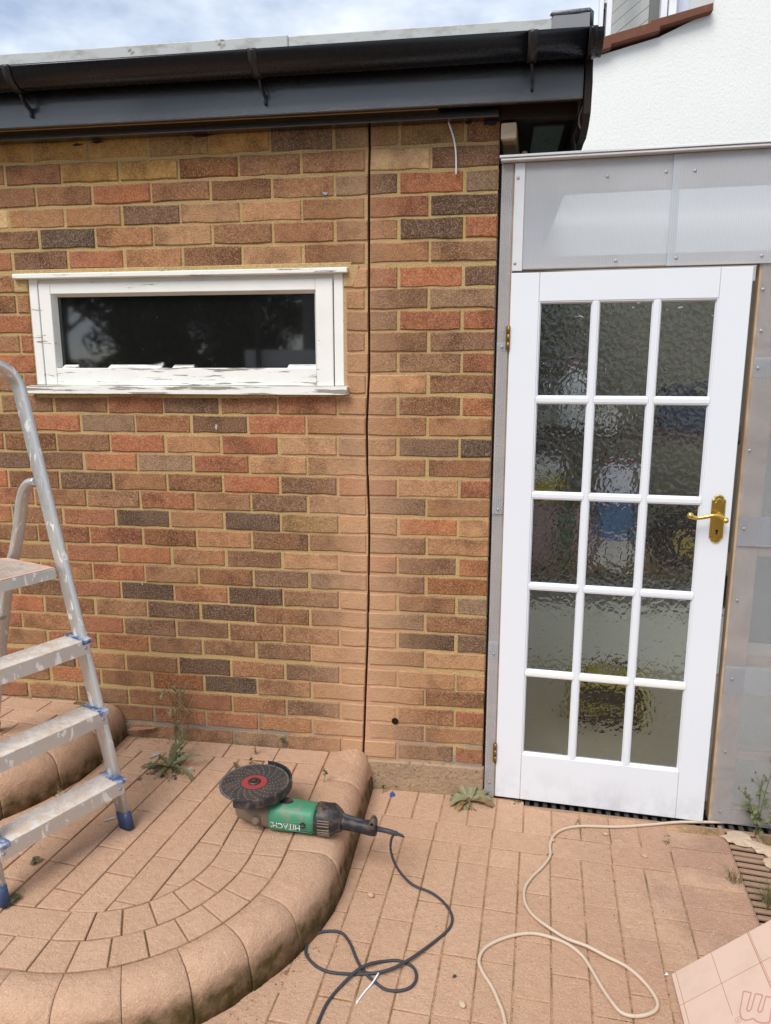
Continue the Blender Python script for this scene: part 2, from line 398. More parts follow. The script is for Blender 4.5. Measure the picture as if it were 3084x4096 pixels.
M_bead = m_flaky('door_bead_paint', .76, (8, 8, 60))
M_poly = m_poly(); M_roofpoly = m_poly(.10, 'clear_polycarbonate')
M_wood = m_timber('pale_timber', S(204, 178, 152, KV), S(166, 138, 112, KV))
M_wood2 = m_timber('old_timber', S(206, 184, 144, .95), S(150, 128, 94, KV))
M_woodend = m_timber('sawn_end_grain', S(230, 216, 196, .95), S(150, 134, 114, KV))
M_pvc = m_paint('white_plastic', S(240, 242, 246, .85), .35)
M_clad = m_paint('grey_cladding', S(186, 186, 182, KV), .6)
M_trim = m_paint('pale_capping', S(228, 230, 232, .92), .35, 0, S(190, 188, 182, KV))
M_screw = MT('screw_metal', S(170, 174, 182, .85), .45, .5, .6)
M_brass = MT('polished_brass', S(226, 192, 104, .95), .2, .5, 1.0)
M_oldbrass = m_paint('tarnished_brass', S(150, 116, 60, .8), .4); M_oldbrass.set('Metallic', .7)
M_alu = m_alu(); M_tread = m_tread()
M_blue = m_paint('blue_plastic', S(70, 92, 138, .50), .6, 0, S(190, 190, 192, .65))
M_cap = m_paint('dusty_blue_cap', S(86, 118, 172, .62), .6, 0, S(206, 212, 220, .75)); M_cap.set('Base Color', M_cap.mix(M_cap.ramp(M_cap.noise(28, 5, .65), .44, .58), S(78, 110, 166, .6), S(200, 206, 216, .75)))
M_black = m_paint('dusty_black_plastic', (.020, .021, .026, 1), .5, 0, S(136, 116, 100, .42), .4, (1, 1, 1), .50)
M_rubber = m_paint('black_rubber', S(64, 66, 72, .8), .6, 0, S(150, 128, 112, .6), .35)
M_green = m_paint('green_plastic', S(82, 158, 122, .62), .5, 0, S(150, 158, 132, .55), .4, (1, 1, 1), .53)
M_cast = m_paint('dusty_cast_metal', S(160, 140, 120, .55), .65, 0, S(190, 150, 122, .6)); M_cast.set('Metallic', .2)
M_steel = MT('worn_steel', S(120, 112, 106, .6), .42, .5, .8)
M_disc = MT('diamond_disc', (.035, .036, .042, 1), .55, .4, .2); M_disc.set('Base Color', M_disc.mix(M_disc.math('MULTIPLY', M_disc.ramp(M_disc.noise(26, 5, .65), .38, .66), .55), (.040, .041, .046, 1), S(140, 118, 102, .5)))
M_hole = MT('disc_hole', S(164, 150, 136, .6), .9)
M_rimst = MT('disc_rim', S(150, 152, 158, .7), .4, .5, .6)
M_red = m_paint('red_print', S(172, 66, 68, .72), .6, 0, S(160, 96, 90, .7))
M_white = MT('white_print', S(240, 240, 240, .85), .6)
M_cable = m_paint('dusty_white_cable', S(222, 200, 176, .72), .6, 0, S(206, 170, 140, .72))
M_board = m_paint('pink_foil_board', S(238, 208, 190, .74), .75, 0, None, .2)
M_foam = m_paint('white_foam_edge', S(236, 232, 226, .8), .8)
M_score = MT('score_line', S(184, 128, 100, .8), .9); M_redink = MT('red_ink', S(206, 150, 146, .8), .9)
M_grate = m_paint('grate_plastic', S(84, 78, 74, .7), .7, 0, S(170, 140, 116, .62), .3)
M_dgrate = m_paint('dusty_grate', S(186, 152, 128, .62), .85, 0, S(150, 120, 100, .62), .2)
M_slot = MT('drain_slot', S(34, 28, 40, .6), .9)
M_floor = m_paint('utility_floor', S(196, 184, 160, .85), .8)
def m_leaf(name, a, b, c):
    m = MT(name, rough=.6, spec=.3)
    k = m.mix(m.rnd(), a, b); k = m.mix(m.ramp(m.noise(40, 4), .5, .7), k, c); m.set('Base Color', k)
    m.set('Subsurface Weight', 0.0); return m
M_leaf = m_leaf('weed_leaf', (.085, .105, .040, 1), (.14, .155, .065, 1), (.18, .17, .09, 1))
M_leaf2 = m_leaf('dusty_leaf', (.16, .19, .09, 1), (.22, .20, .11, 1), (.27, .22, .14, 1))
M_straw = m_leaf('dry_stalk', S(176, 146, 100, .6), S(150, 118, 84, .6), S(120, 92, 64, .6))
M_moss = m_leaf('joint_moss', (.12, .12, .04, 1), (.16, .13, .05, 1), (.20, .16, .09, 1))
M_tree = m_leaf('tree_leaf', (.030, .055, .018, 1), (.05, .08, .025, 1), (.04, .06, .02, 1))
M_bark = m_paint('bark', (.07, .05, .035, 1), .9)
M_scrap = m_paint('paper_scrap', S(226, 200, 172, .65), .9, 80)
M_dust = MT('brick_dust', DUST, .97, .1); M_dust.bump(M_dust.noise(120, 6, .7), .004, .6)
M_dirt = m_paint('garden_soil', S(120, 104, 80, .6), .95)
def flat(name, c, r=.7): return m_paint(name, c, r)

# ------------------------------------------------------------------ the ground
ground = B().box(-30, 30, -30, 30, -.5, -.17).build('ground', M_dirt, kind='structure')
tag(ground, 'bare ground under and beyond the paving')
patio = thing('patio', 'lower paving of dusty tan brick pavers in front of the door', None, kind='structure')
B().prism([(-3.4, -4.2), (.603, -4.2), (.8635, -.092), (.16, -.0465), (.16, -.005), (-3.4, -.005)], (0, 0, 0), (1, 0, 0), (0, 1, 0), (0, 0, 1), -.30, G - .0030).build('sand_bed', M_bed2, patio)

def paver(poly, top, parent, mat=M_paver, depth=.06, gap=.0018, ch=.0022, jit=.0013, name='paver', O=(0, 0), u=(1, 0), v=(0, 1)):
    if area(poly) < 0: poly = poly[::-1]
    if abs(area(poly)) < .0012: return None
    p = inset(poly, gap + rng.uniform(0, .0012))
    if area(p) < .0006: return None
    cx = sum(q[0] for q in p) / len(p); cy = sum(q[1] for q in p) / len(p)
    t = rng.uniform(-jit, jit); b = B()
    b.prism([(x - cx, y - cy) for x, y in p], (0, 0, 0), (1, 0, 0), (0, 1, 0), (0, 0, 1), -depth, 0, ch)
    return b.build(name, mat, parent, (cx, cy, top + t), (rng.uniform(-jit, jit) * 4, rng.uniform(-jit, jit) * 4, 0))

# kerb line of the first step: straight, quarter turn, straight
CX, CY, RI = -1.13, -.66, .525
# ground pavers, laid in a frame turned 3.5 degrees
a_ = math.radians(-3.6); gu = Vector((math.cos(a_), math.sin(a_))); gv = Vector((math.sin(a_), -math.cos(a_)))   # across, towards the viewer
GO = Vector((.141, -.327))
def gp(a, b): q = GO + gu * a + gv * b; return (q.x, q.y)
def free(poly, r=.63):
    cx = sum(q[0] for q in poly) / len(poly); cy = sum(q[1] for q in poly) / len(poly)
    if cx < CX: return cy < CY - r
    if cy > CY: return cx > CX + r
    return math.hypot(cx - CX, cy - CY) > r
GC = [(-3.3, -3.6), (1.2, -3.6), (1.2, -.008), (-3.3, -.008)]
P_ = .1025
for k in range(-16, 5):                       # running columns
    ph = {-2: .095, -1: .095, 0: .2, 1: .102, 2: .215, 3: .125, 4: .228}.get(k, .1 if k % 2 else .2)
    edges = [0.0]; b = ph
    lim = 1.45 if k > -6 else 1.75
    while b < lim: edges.append(b); b += .2045
    for e0, e1 in zip(edges, edges[1:]):
        if e1 - e0 < .03: continue
        q = [gp(k * P_, e0), gp((k + 1) * P_, e0), gp((k + 1) * P_, e1), gp(k * P_, e1)]
        if not free(q): continue
        q = clip(q if area(q) > 0 else q[::-1], GC)
        if q: paver(q, G, patio)
for k in range(-4, 5):                        # the stretcher row and the soldier row by the wall
    q = [gp(k * .205 - .1, -.112), gp((k + 1) * .205 - .1, -.112), gp((k + 1) * .205 - .1, 0), gp(k * .205 - .1, 0)]
    q = clip(q if area(q) > 0 else q[::-1], [gp(-.6, 1), gp(5 * P_, 1), gp(5 * P_, -.5), gp(-.6, -.5)])
    if q and free(q): paver(q, G, patio)
SOLD = [(-3, -1), (3, -1), (3, -.25), (1.0, -.1085), (.16, -.0545), (-3, .148)]
for k in range(-7, 5):
    q = [gp(k * P_ + .007, -.31), gp((k + 1) * P_ + .007, -.31), gp((k + 1) * P_ + .007, -.112), gp(k * P_ + .007, -.112)]
    q = clip(q if area(q) > 0 else q[::-1], SOLD if k >= 0 else [(-3, -1), (3, -1), (3, -.012), (-3, -.012)])
    if q and free(q, .66): paver(q, G, patio)
for k in range(15):                           # stretchers that run up to the long drain
    b0 = -.237 + k * .0985
    q = [gp(5 * P_, b0), gp(5 * P_ + .205, b0), gp(5 * P_ + .205, b0 + .0985), gp(5 * P_, b0 + .0985)]
    q = clip(q if area(q) > 0 else q[::-1], [(-3, -3), (3, -3)] + SOLD[2:])
    if q: paver(q, G, patio)

# ------------------------------------------------------------------ the two steps
def step(name, label, cx, cy, ri, top, base, wdt, xleft, mat, kb, nb):
    t = thing(name, label, None, kind='structure')
    # bullnose kerb blocks
    def kp(s):                                  # s: distance along the inner joint -> point, outward normal, width
        L1 = -cy - .004; L2 = ri * PI / 2
        if s < L1: return Vector((cx + ri, -.004 - s)), Vector((1, 0)), wdt
        if s < L1 + L2:
            a = (s - L1) / ri; w = wdt - .047 * min(1, math.sin(a) * 2.2) if kb == 1 else wdt
            n = Vector((math.cos(a), -math.sin(a))); return Vector((cx, cy)) + n * ri, n, w
        return Vector((cx - (s - L1 - L2), cy - ri)), Vector((0, -1)), wdt - (.0 if kb != 1 else .047 * max(0, 1 - (s - L1 - L2) / .3))
    H_ = top - base; s = 0.0; end = -cy + ri * PI / 2 + (cx - xleft)
    while s < end:
        arc = -cy - .02 < s < -cy + ri * PI / 2 - .05
        ln = (ri * PI / 2 / nb) if arc else .207
        s1 = s + ln; b = B(); fr = [0, .03, .35, .65, .97, 1]; n = 5; rows = []
        jt = rng.uniform(-.0025, .0025)
        for i in range(n + 1):
            f = fr[i]; e = .0005 if i == 0 else (-.0005 if i == n else 0)
            p, nn, w = kp(s + ln * f + e); row = []
            R_ = .064; w2 = w + jt
            pr = [(.002, -.05), (.003, -.0035), (.0065, 0), (w2 * .30, .0015)]
            for j in range(8):
                a = j / 7 * PI / 2; pr.append((w2 - .014 - R_ + R_ * math.sin(a), -R_ + R_ * math.cos(a)))
            pr += [(w2 - .004, -R_ - (H_ - R_) * .5), (w2, -H_ - .01), (.03, -H_ - .01)]
            sh = .0020 if i in (0, n) else 0          # block ends rounded in a little
            for j, (q, z) in enumerate(pr):
                qq = q - (sh if 3 < j < 14 else 0); zz = z - (sh if 2 < j < 9 else 0)
                row.append((p.x + nn.x * qq, p.y + nn.y * qq, top + zz + jt * .5))
            rows.append(row)
        m_ = len(rows[0]); vs_ = [v for r in rows for v in r]
        fs = [(i * m_ + j, i * m_ + (j + 1) % m_, (i + 1) * m_ + (j + 1) % m_, (i + 1) * m_ + j) for i in range(n) for j in range(m_)]
        b.add(vs_, fs, True); b.sm = [(k_ % m_) not in (0, 1, m_ - 1, m_ - 2) for k_ in range(len(fs))]; b.f += [tuple(range(m_)), tuple(n * m_ + j for j in range(m_ - 1, -1, -1))]; b.sm += [False, False]
        b.build('kerb_block', mat, t); s = s1
    return t, kp
lower, kp1 = step('lower_step', 'curved first step with dusty bullnose edge under the ladder', CX, CY, RI, T1, G, .178, -3.3, M_kerb1, 1, 6)
arcp = lambda cx, cy, r, a0, a1, n: [(cx + r * math.cos(math.radians(a0 + (a1 - a0) * i / n)), cy + r * math.sin(math.radians(a0 + (a1 - a0) * i / n))) for i in range(n + 1)]
reg = [(-3.3, -.006), (-3.3, CY - RI - .06)] + [(CX, CY - RI - .06)] + arcp(CX, CY, RI + .06, -90, 0, 16)[1:] + [(CX + RI + .06, -.006)]
B().prism(reg, (0, 0, 0), (1, 0, 0), (0, 1, 0), (0, 0, 1), -.30, T1 - .0050).build('sand_bed', M_bed, lower)
for r0, r1, nb, ln in ((.42, .525, 8, .10), (.315, .42, 7, .2)):      # two border rings
    A = [90 / nb * i for i in range(nb + 1)]
    for i in range(nb):
        q = arcp(CX, CY, r0, -A[i + 1], -A[i], 3) + arcp(CX, CY, r1, -A[i], -A[i + 1], 3); paver(q, T1, lower)
    y = CY; k = 0
    while y < -.12:
        y1 = min(y + (.207 if k else (.207 if r0 > .4 else .11)), -.110); paver([(CX + r0, y), (CX + r1, y), (CX + r1, y1), (CX + r0, y1)], T1, lower); y = y1; k += 1
    x = CX
    while x > -2.6:
        x1 = x - ln; paver([(x1, CY - r1), (x, CY - r1), (x, CY - r0), (x1, CY - r0)], T1, lower); x = x1
    B().box(-3.3, x, CY - r1 + .002, CY - r0 - .002, T1 - .05, T1 - .0005).build('paver_run', M_paver, lower, kind='stuff')
inner = ([(-2.6, -.110), (-2.6, CY - .315), (CX, CY - .315)] + arcp(CX, CY, .315, -90, 0, 10)[1:] + [(CX + .315, -.110)])
sv = Vector((.113, .994)); su = Vector((.994, -.113)); SO = Vector((-1.303, -.58))
C2X, C2Y, R2 = -2.145, -.20, .50
def under2(poly):
    """hidden below the upper step"""
    for x, y in poly:
        if x > C2X and y < C2Y:
            if math.hypot(x - C2X, y - C2Y) > .60: return False
        elif x > C2X and x > C2X + .60: return False
        elif x <= C2X and y < C2Y - .60: return False
    return True
x = CX + .525
while x > -1.75:
    paver([(x - .205, -.110), (x, -.110), (x, -.006), (x - .205, -.006)], T1, lower); x -= .205
for k in range(-13, 6):
    ph = 0 if k % 2 == 0 else .1015
    for j in range(-4, 5):
        b0 = ph + j * .203
        c = lambda a, b: tuple(SO + su * a + sv * b)
        q = clip([c(k * .1015, b0), c((k + 1) * .1015, b0), c((k + 1) * .1015, b0 + .203), c(k * .1015, b0 + .203)], inner)
        if q and not under2(q): paver(q, T1, lower)
upper, kp2 = step('upper_step', 'second step with rounded edge behind the ladder treads', C2X, C2Y, R2, T2, T1 - .005, .178, -3.3, M_kerb2, 2, 5)
reg = [(-3.3, -.006), (-3.3, C2Y - R2 - .06), (C2X, C2Y - R2 - .06)] + arcp(C2X, C2Y, R2 + .06, -90, 0, 14)[1:] + [(C2X + R2 + .06, -.006)]
B().prism(reg, (0, 0, 0), (1, 0, 0), (0, 1, 0), (0, 0, 1), -.02, T2 - .0065).build('sand_bed', M_bed, upper)
inner2 = [(-2.7, -.006), (-2.7, C2Y - R2), (C2X, C2Y - R2)] + arcp(C2X, C2Y, R2, -90, 0, 12)[1:] + [(C2X + R2, -.006)]
uu = Vector((.996, -.085)); uv_ = Vector((.085, .996)); UO = Vector((-1.793, -.122))
for j in range(-7, 3):
    for k in range(-6, 3):
        c = lambda a, b: tuple(UO + uu * a + uv_ * b); o = 0 if j % 2 == 0 else .1
        q = clip([c(k * .203 + o, j * .0975), c((k + 1) * .203 + o, j * .0975), c((k + 1) * .203 + o, (j + 1) * .0975), c(k * .203 + o, (j + 1) * .0975)], inner2)
        if q: paver(q, T2, upper, jit=.002)
# heap of dust under the saw cut
b = B(); n = 22; vs_ = []; fs = []
for i in range(n):
    for j in range(n):
        x = -.60 + .17 * i / (n - 1); y = -.17 + .17 * j / (n - 1)
        d = math.hypot((x + .495) / .085, (y + .0) / .09); h = .024 * math.exp(-d * d * 1.3) + .006 * math.sin(i * 1.9) * math.cos(j * 1.3) * math.exp(-d) - .006
        p = x - (CX + RI); drop = 0
        if p > .100: a = min(1, (p - .100) / .064); drop = .064 * (1 - math.sqrt(max(0, 1 - a * a)))
        vs_.append((x, y - .002, T1 + h - drop - .002 - max(0, p - .166) * 6))
for i in range(n - 1):
    for j in range(n - 1): fs.append((i * n + j, (i + 1) * n + j, (i + 1) * n + j + 1, i * n + j + 1))
b.add(vs_, fs, True).build('dust_heap', M_paver, lower, kind='stuff')

b = B(); vs_ = []; fs = []; na, nr = 60, 16
for i in range(na + 1):
    an = math.radians(-92 + 92 * i / na)
    for j in range(nr + 1):
        rr = .60 + .26 * j / nr; hgt = .0085 - .020 * j / nr + .0035 * math.sin(i * .9 + j) * math.sin(j * 1.7 + i * .35) + rng.uniform(-.0014, .0014) - .010 * (i / na) ** 2
        vs_.append((CX + rr * math.cos(an), CY + rr * math.sin(an), G + hgt))
for i in range(na):
    for j in range(nr): k = i * (nr + 1) + j; fs.append((k, k + nr + 1, k + nr + 2, k + 1))
b.add(vs_, fs, True).build('sand_drift', M_bed3, patio, kind='stuff')

# ------------------------------------------------------------------ the brick extension
ext = thing('brick_extension', 'flat roofed brick extension with a saw cut down its wall and a small white window', 'building')
DZ = [0.0034, 0.001, -0.0017, -0.001, 0.0016, -0.0001, -0.0093, -0.0078, -0.0051, -0.0031, -0.0015, -0.0016, -0.0048, -0.0025, -0.0034, -0.0022, -0.0019, 0.0032, 0.0033, 0.0057, 0.0042, 0.0041, 0.0054, 0.0055, 0.0063, 0.0087, -0.0031, 0.0021, -0.0044, -0.0028, -0.0082]
SLIT = [(2.36, -.436), (2.246, -.435), (2.167, -.438), (1.712, -.440), (1.599, -.4395), (1.494, -.441), (1.315, -.450), (1.196, -.449), (.942, -.442), (.649, -.446), (.497, -.450), (.29, -.459), (.077, -.467), (-.2, -.478)]
def slit(z):
    for (z0, x0), (z1, x1) in zip(SLIT, SLIT[1:]):
        if z >= z1: return x0 + (x1 - x0) * (z0 - z) / (z0 - z1)
    return SLIT[-1][1]
PAL = {'R': (170, 110, 78), 'O': (178, 120, 82), 'P': (188, 142, 102), 'B': (148, 106, 75), 'D': (104, 82, 66), 'M': (164, 120, 85), 'Y': (198, 152, 84), 'L': (226, 190, 140),
       'G': (156, 126, 98), 'V': (130, 98, 75), 'K': (166, 134, 90), 'C': (150, 99, 62)}
ROWS = '''B K K V Y K Y Y Y Y
V L M M C Y Y B O M
G R V/G M B M R M B M
D R M P P V P P L P
R D M O B P M D B R
M M B P B M R V R M
V R R/P - - - - - M M
G V M - - - - M B M
R R V/M - - - - R R M
V B M - - - - R M R
R M M - - - - B R B
B P P - - - - R M R
O M B/M R B V R B M M
M B M R V B G R B M
D V M/G P R P R B B R
B B P P R G O V V M
R P R V R B M V B R
M V P V M R M M R B
P O P K D M D R B O
P V M B M C R R B M
O V R/P P V M O R M R
C V G V B M R M R B
G M P M D O D R B M
B G M B D V M B R M
V D P M B V V R M R
P M P V B B O R M B
P P M/P V M D B M V R
B P P M D C M O B M
R B P V B R B B M R
M V P M R R B B M M
R V P/P M G B B M B M'''.split('\n')
WX0, WX1, WZ0, WZ1 = -1.742, -.532, 1.435, 1.862        # window opening
def brick(x0, x1, z0, z1, code, sl=None, sr=None):
    """one brick; sl/sr: slanted ends along the saw cut"""
    x0b, x1b = (sl or (x0, x0)), (sr or (x1, x1))
    j = lambda s=.0024: rng.uniform(-s, s)
    w = x1 - x0; rt = rng.uniform(-.0012, .0012)
    n = max(2, int(w / .05)); bot = []; top = []
    for i in range(n + 1):
        f = i / n
        bot.append((x0b[1] + (x1b[1] - x0b[1]) * f + (j() if 0 < i < n else 0), z0 + j() + rt * f)); top.append((x0b[0] + (x1b[0] - x0b[0]) * f + (j() if 0 < i < n else 0), z1 + j() + rt * f))
    poly = bot + top[::-1]
    cx, cz = (x0 + x1) / 2, (z0 + z1) / 2
    b = B().prism([(p - cx, q - cz) for p, q in poly], (0, 0, 0), (1, 0, 0), (0, 0, 1), (0, -1, 0), -.06, rng.uniform(-.001, .0022), rng.uniform(.0022, .0045))
    o = b.build('brick', M_brick, ext, (cx, 0, cz), (rng.uniform(-.012, .012), 0, rng.uniform(-.006, .006)))
    c = PAL[code]; k = rng.uniform(.92, 1.08); t = rng.uniform(-5, 5)
    o.color = S(min(255, c[0] * k + t), c[1] * k, c[2] * k - t * .5, KV * 1.06); return o
GAP = .0046
extra = B()
for r in range(1, 32):
    codes = ROWS[r - 1].split(); full = r % 2 == 0
    zc = (31 - r) * .075 + .0375 + DZ[r - 1] * .8
    z0, z1 = zc - .0325, zc + .0325
    xs = [0.0] + ([-.2265 - .2245 * k for k in range(14)] if full else [-.1095 - .2245 * k for k in range(14)])
    if full: xs[2] = -.4485
    for k in range(14):
        b_, a_2 = xs[k] - (.005 if k else -.003), xs[k + 1] + .005
        b_ += rng.uniform(-.002, .002) if k else 0; a_2 += rng.uniform(-.002, .002)
        if a_2 < -3.2: continue
        code = codes[k] if k < len(codes) else rng.choice('RMBVPRM')
        segs = [(a_2, b_, None, None)]
        s0, s1 = slit(z1), slit(z0); sm_ = (s0 + s1) / 2
        if a_2 + .004 < sm_ + GAP and b_ > sm_ - GAP:
            segs = [(a_2, sm_ - GAP, None, (s0 - GAP, s1 - GAP)), (sm_ + GAP, b_, (s0 + GAP, s1 + GAP), None)]
        out = []
        for (p, q, sl_, sr_) in segs:                    # window opening
            if z1 > WZ0 + .012 and z0 < WZ1 - .012:
                if q <= WX0 or p >= WX1: out.append((p, q, sl_, sr_))
                else:
                    if p < WX0 - .03: out.append((p, WX0 - .004, sl_, None))
                    if q > WX1 + .03: out.append((WX1 + .012, q, None, sr_))
            else: out.append((p, q, sl_, sr_))
        for p, q, sl_, sr_ in out:
            if q - p < .014: continue
            cc = code
            if '/' in code: cc = code[0] if (p + q) / 2 > sm_ else code[2]
            if cc == '-': cc = 'M'
            zz0, zz1 = z0, z1
            if q <= -2.02: extra.box(p, q, -.002, .05, z0, z1, .002)
            elif not (zc < .07 and q < -1.60): brick(p, q, zz0, zz1, cc, sl_, sr_)
o = extra.build('brick_courses', M_brick, ext, kind='stuff'); o.color = S(168, 108, 86, KV)
# mortar, cut by the saw line and the window
def strip(left):
    zs = sorted([z for z, _ in SLIT if -.03 < z < 2.33] + [-.03, 2.325])
    e = [(slit(z) + (-GAP if left else GAP), z) for z in zs]
    return e
b = B(); MY = .0038
L_ = strip(True); R_ = strip(False)
def ladder_strip(e, xo, sgn):
    """wall slab between the saw line e and the upright x = xo"""
    for (xa, za), (xb, zb) in zip(e, e[1:]):
        q = [(xa, za), (xo, za), (xo, zb), (xb, zb)] if sgn > 0 else [(xo, za), (xa, za), (xb, zb), (xo, zb)]
        b.prism(q, (0, 0, 0), (1, 0, 0), (0, 0, 1), (0, -1, 0), -.1, -MY)
ladder_strip(R_, .001, 1)
zl = [z for _, z in L_]
ladder_strip(L_, -.51, -1)
b.box(-3.2, -.51, MY, .1, -.16, WZ0); b.box(-3.2, -.51, MY, .1, WZ1, 2.325)
b.box(-3.2, WX0, MY, .1, WZ0, WZ1); b.box(WX1, -.51, MY, .1, WZ0, WZ1)
b.build('mortar', M_mortar, ext)
# mortar packing round the window
b = B(); b.prism([(-.531, 1.80), (-.497, 1.80), (-.478, 1.838), (-.474, 1.872), (-.531, 1.872)], (0, 0, 0), (1, 0, 0), (0, 0, 1), (0, -1, 0), -.02, .003, .003)
b.prism([(-1.80, 1.80), (-1.745, 1.80), (-1.745, 1.862), (-1.80, 1.862)], (0, 0, 0), (1, 0, 0), (0, 0, 1), (0, -1, 0), -.02, .003, .003)
b.prism([(-1.79, 1.8622), (-.50, 1.8605), (-.50, 1.884), (-1.10, 1.882), (-1.79, 1.881)], (0, 0, 0), (1, 0, 0), (0, 0, 1), (0, -1, 0), -.02, .0025, .003)
b.prism([(-1.75, 1.405), (-.50, 1.408), (-.50, 1.424), (-1.75, 1.424)], (0, 0, 0), (1, 0, 0), (0, 0, 1), (0, -1, 0), -.02, .001, .003)
b.build('mortar_patch', M_mortar, ext)
B().box(-.53, -.40, .088, .10, -.1, 2.32).build('cut_shade_backing', M_void, ext)  # near-black backing sheet, the cut's inner shade is put into its colour
# drill hole with a broken rim, paint smudge, mortar chips
b = B().lathe([(0, .0135), (.0012, .0135), (.0014, .011), (.0014, .0001)], (-.342, -.0015, .158), (0, -1, 0), 14, False); b.build('drill_hole', M_void, ext)
def smear(x, z, rx, rz, mat, n=14):
    B().prism([(rx * math.cos(2 * PI * i / n) * rng.uniform(.6, 1.2), rz * math.sin(2 * PI * i / n) * rng.uniform(.6, 1.2)) for i in range(n)], (x, -.0035, z), (1, 0, 0), (0, 0, 1), (0, -1, 0), -.002, .0004).build('paint_smear', mat, ext)
for q in ((-1.023, 1.303, .005, .012), (-1.361, .674, .003, .007)): smear(*q, flat('old_white_smear', S(190, 182, 174, .8)))
smear(-.592, 2.112, .010, .006, flat('pale_blue_paint', S(170, 182, 206, .8)))
for q in ((-1.03, 2.318, .05, .006), (-1.42, 2.312, .02, .005), (-1.50, 2.306, .018, .004), (-.03, 2.315, .03, .010), (-.10, 2.316, .012, .006)): smear(*q, M_brownblack)
# the rough concrete plinth at the foot of the wall
b = B(); b.prism([(-.49, -.20), (.006, -.20), (.008, -.012), (-.1, -.010), (-.25, -.0085), (-.36, -.011), (-.49, -.012)], (0, 0, 0), (1, 0, 0), (0, 0, 1), (0, -1, 0), -.1, .012, .006); b.build('plinth', M_concrete, ext)
B().box(-3.2, -.5, .0, .1, -.20, .005).build('footing', M_concrete, ext)
# side wall, back wall, room
B().box(-.10, .0005, .1005, 1.97, -.2, 2.33).build('side_wall', M_render, ext)
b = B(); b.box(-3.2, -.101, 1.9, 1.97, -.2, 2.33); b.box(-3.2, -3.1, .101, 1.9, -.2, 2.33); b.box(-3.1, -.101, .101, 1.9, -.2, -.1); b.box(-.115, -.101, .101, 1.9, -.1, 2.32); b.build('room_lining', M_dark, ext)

# window
win = B().box(WX0, WX0 + .034, .002, .07, WZ0 + .02, WZ1 - .01, .002).box(WX1 - .034, WX1, .002, .07, WZ0 + .02, WZ1 - .01, .002).box(WX0 + .034, WX1 - .034, .012, .07, WZ1 - .04, WZ1 - .012, .002).box(WX0 + .034, WX1 - .034, .02, .07, WZ0 + .004, WZ0 + .018, .002).build('window', M_frame, ext)
SX0, SX1, SZ0, SZ1 = -1.7035, -.5705, 1.4545, 1.8305
GX0, GX1, GZ0, GZ1 = -1.655, -.634, 1.529, 1.790
B().box(-1.792, -.512, -.022, .03, 1.846, 1.8645, .003).build('drip_board', M_rail, win)
b = B(); b.prism([(-.034, 1.424), (.06, 1.424), (.06, 1.457), (-.034, 1.4515)], (-1.765, 0, 0), (0, 1, 0), (0, 0, 1), (1, 0, 0), 0, 1.250, .002); b.build('sill', M_sill, win)
sash = B().box(SX0, GX0 - .001, .001, .045, SZ0, SZ1, .002).box(GX1 + .001, SX1, .001, .045, SZ0, SZ1, .002).box(GX0 - .0008, GX1 + .0008, .0015, .045, GZ1 + .002, SZ1, .002).build('sash', M_frame, win)
B().box(GX0 - .0008, GX1 + .0008, .0015, .045, SZ0, GZ0 - .010, .002).build('sash_rail', M_rail, win)
b = B()                                        # putty: whole at the top and sides, broken along the bottom
b.prism([(.003, 0), (.03, 0), (.03, -.010)], (GX0, 0, GZ1 + .0025), (0, 1, 0), (0, 0, 1), (1, 0, 0), 0, GX1 - GX0)
for xx, sg in ((GX0, 1), (GX1, -1)): b.prism([(0, .003), (sg * .009, .03), (0, .03)] if sg > 0 else [(0, .003), (0, .03), (-.009, .03)], (xx, 0, GZ0 - .008), (1, 0, 0), (0, 1, 0), (0, 0, 1), 0, GZ1 - GZ0 + .009)
b.build('putty', M_frame, win)
for x0, x1 in ((-1.637, -1.578), (-1.448, -1.30), (-1.30, -1.235), (-1.19, -1.11), (-.745, -.636)):
    b = B(); b.prism([(.004, 0), (.03, 0), (.03, .012)], (x0, 0, GZ0 - .0095), (0, 1, 0), (0, 0, 1), (1, 0, 0), .001, x1 - x0); b.build('putty', M_rail, win)
B().box(GX0 - .002, GX1 + .002, .0305, .0345, GZ0 - .012, GZ1 + .004).build('pane', M_glass, win)

# eaves: batten, soffit, fascia, gutter, roof edge
FX1 = .256
B().box(-3.2, -.001, -.046, .0, 2.318, 2.3595, .002).build('wall_batten', M_gloss, ext)
B().box(-3.2, FX1 - .004, -.0935, 1.97, 2.36, 2.372).build('soffit', M_brownblack, ext)
B().box(-3.2, -.2, -.083, -.0465, 2.347, 2.3595).build('soffit_strip', M_cream, ext)
B().box(-3.2, FX1, -.114, -.094, 2.335, 2.505, .003).build('fascia', M_gloss, ext)
B().box(-3.2, FX1 - .004, -.0935, -.084, 2.338, 2.3595).build('fascia_backing', M_brownblack, ext)
b = B(); b.box(.001, FX1 - .004, -.02, .02, 2.315, 2.3595, .002); b.build('soffit_bearer', M_brownblack, ext)
yz = [(-.115, 2.503), (-.124, 2.41), (-.136, 2.372), (-.128, 2.33), (-.122, 2.29), (-.08, 2.262), (-.02, 2.244), (.05, 2.248), (.14, 2.243), (1.97, 2.243), (1.97, 2.503)]
b = B().prism(yz, (FX1 + .001, 0, 0), (0, 1, 0), (0, 0, 1), (1, 0, 0), 0, .022, .002); b.build('side_fascia', M_brownblack, ext)
b = B()
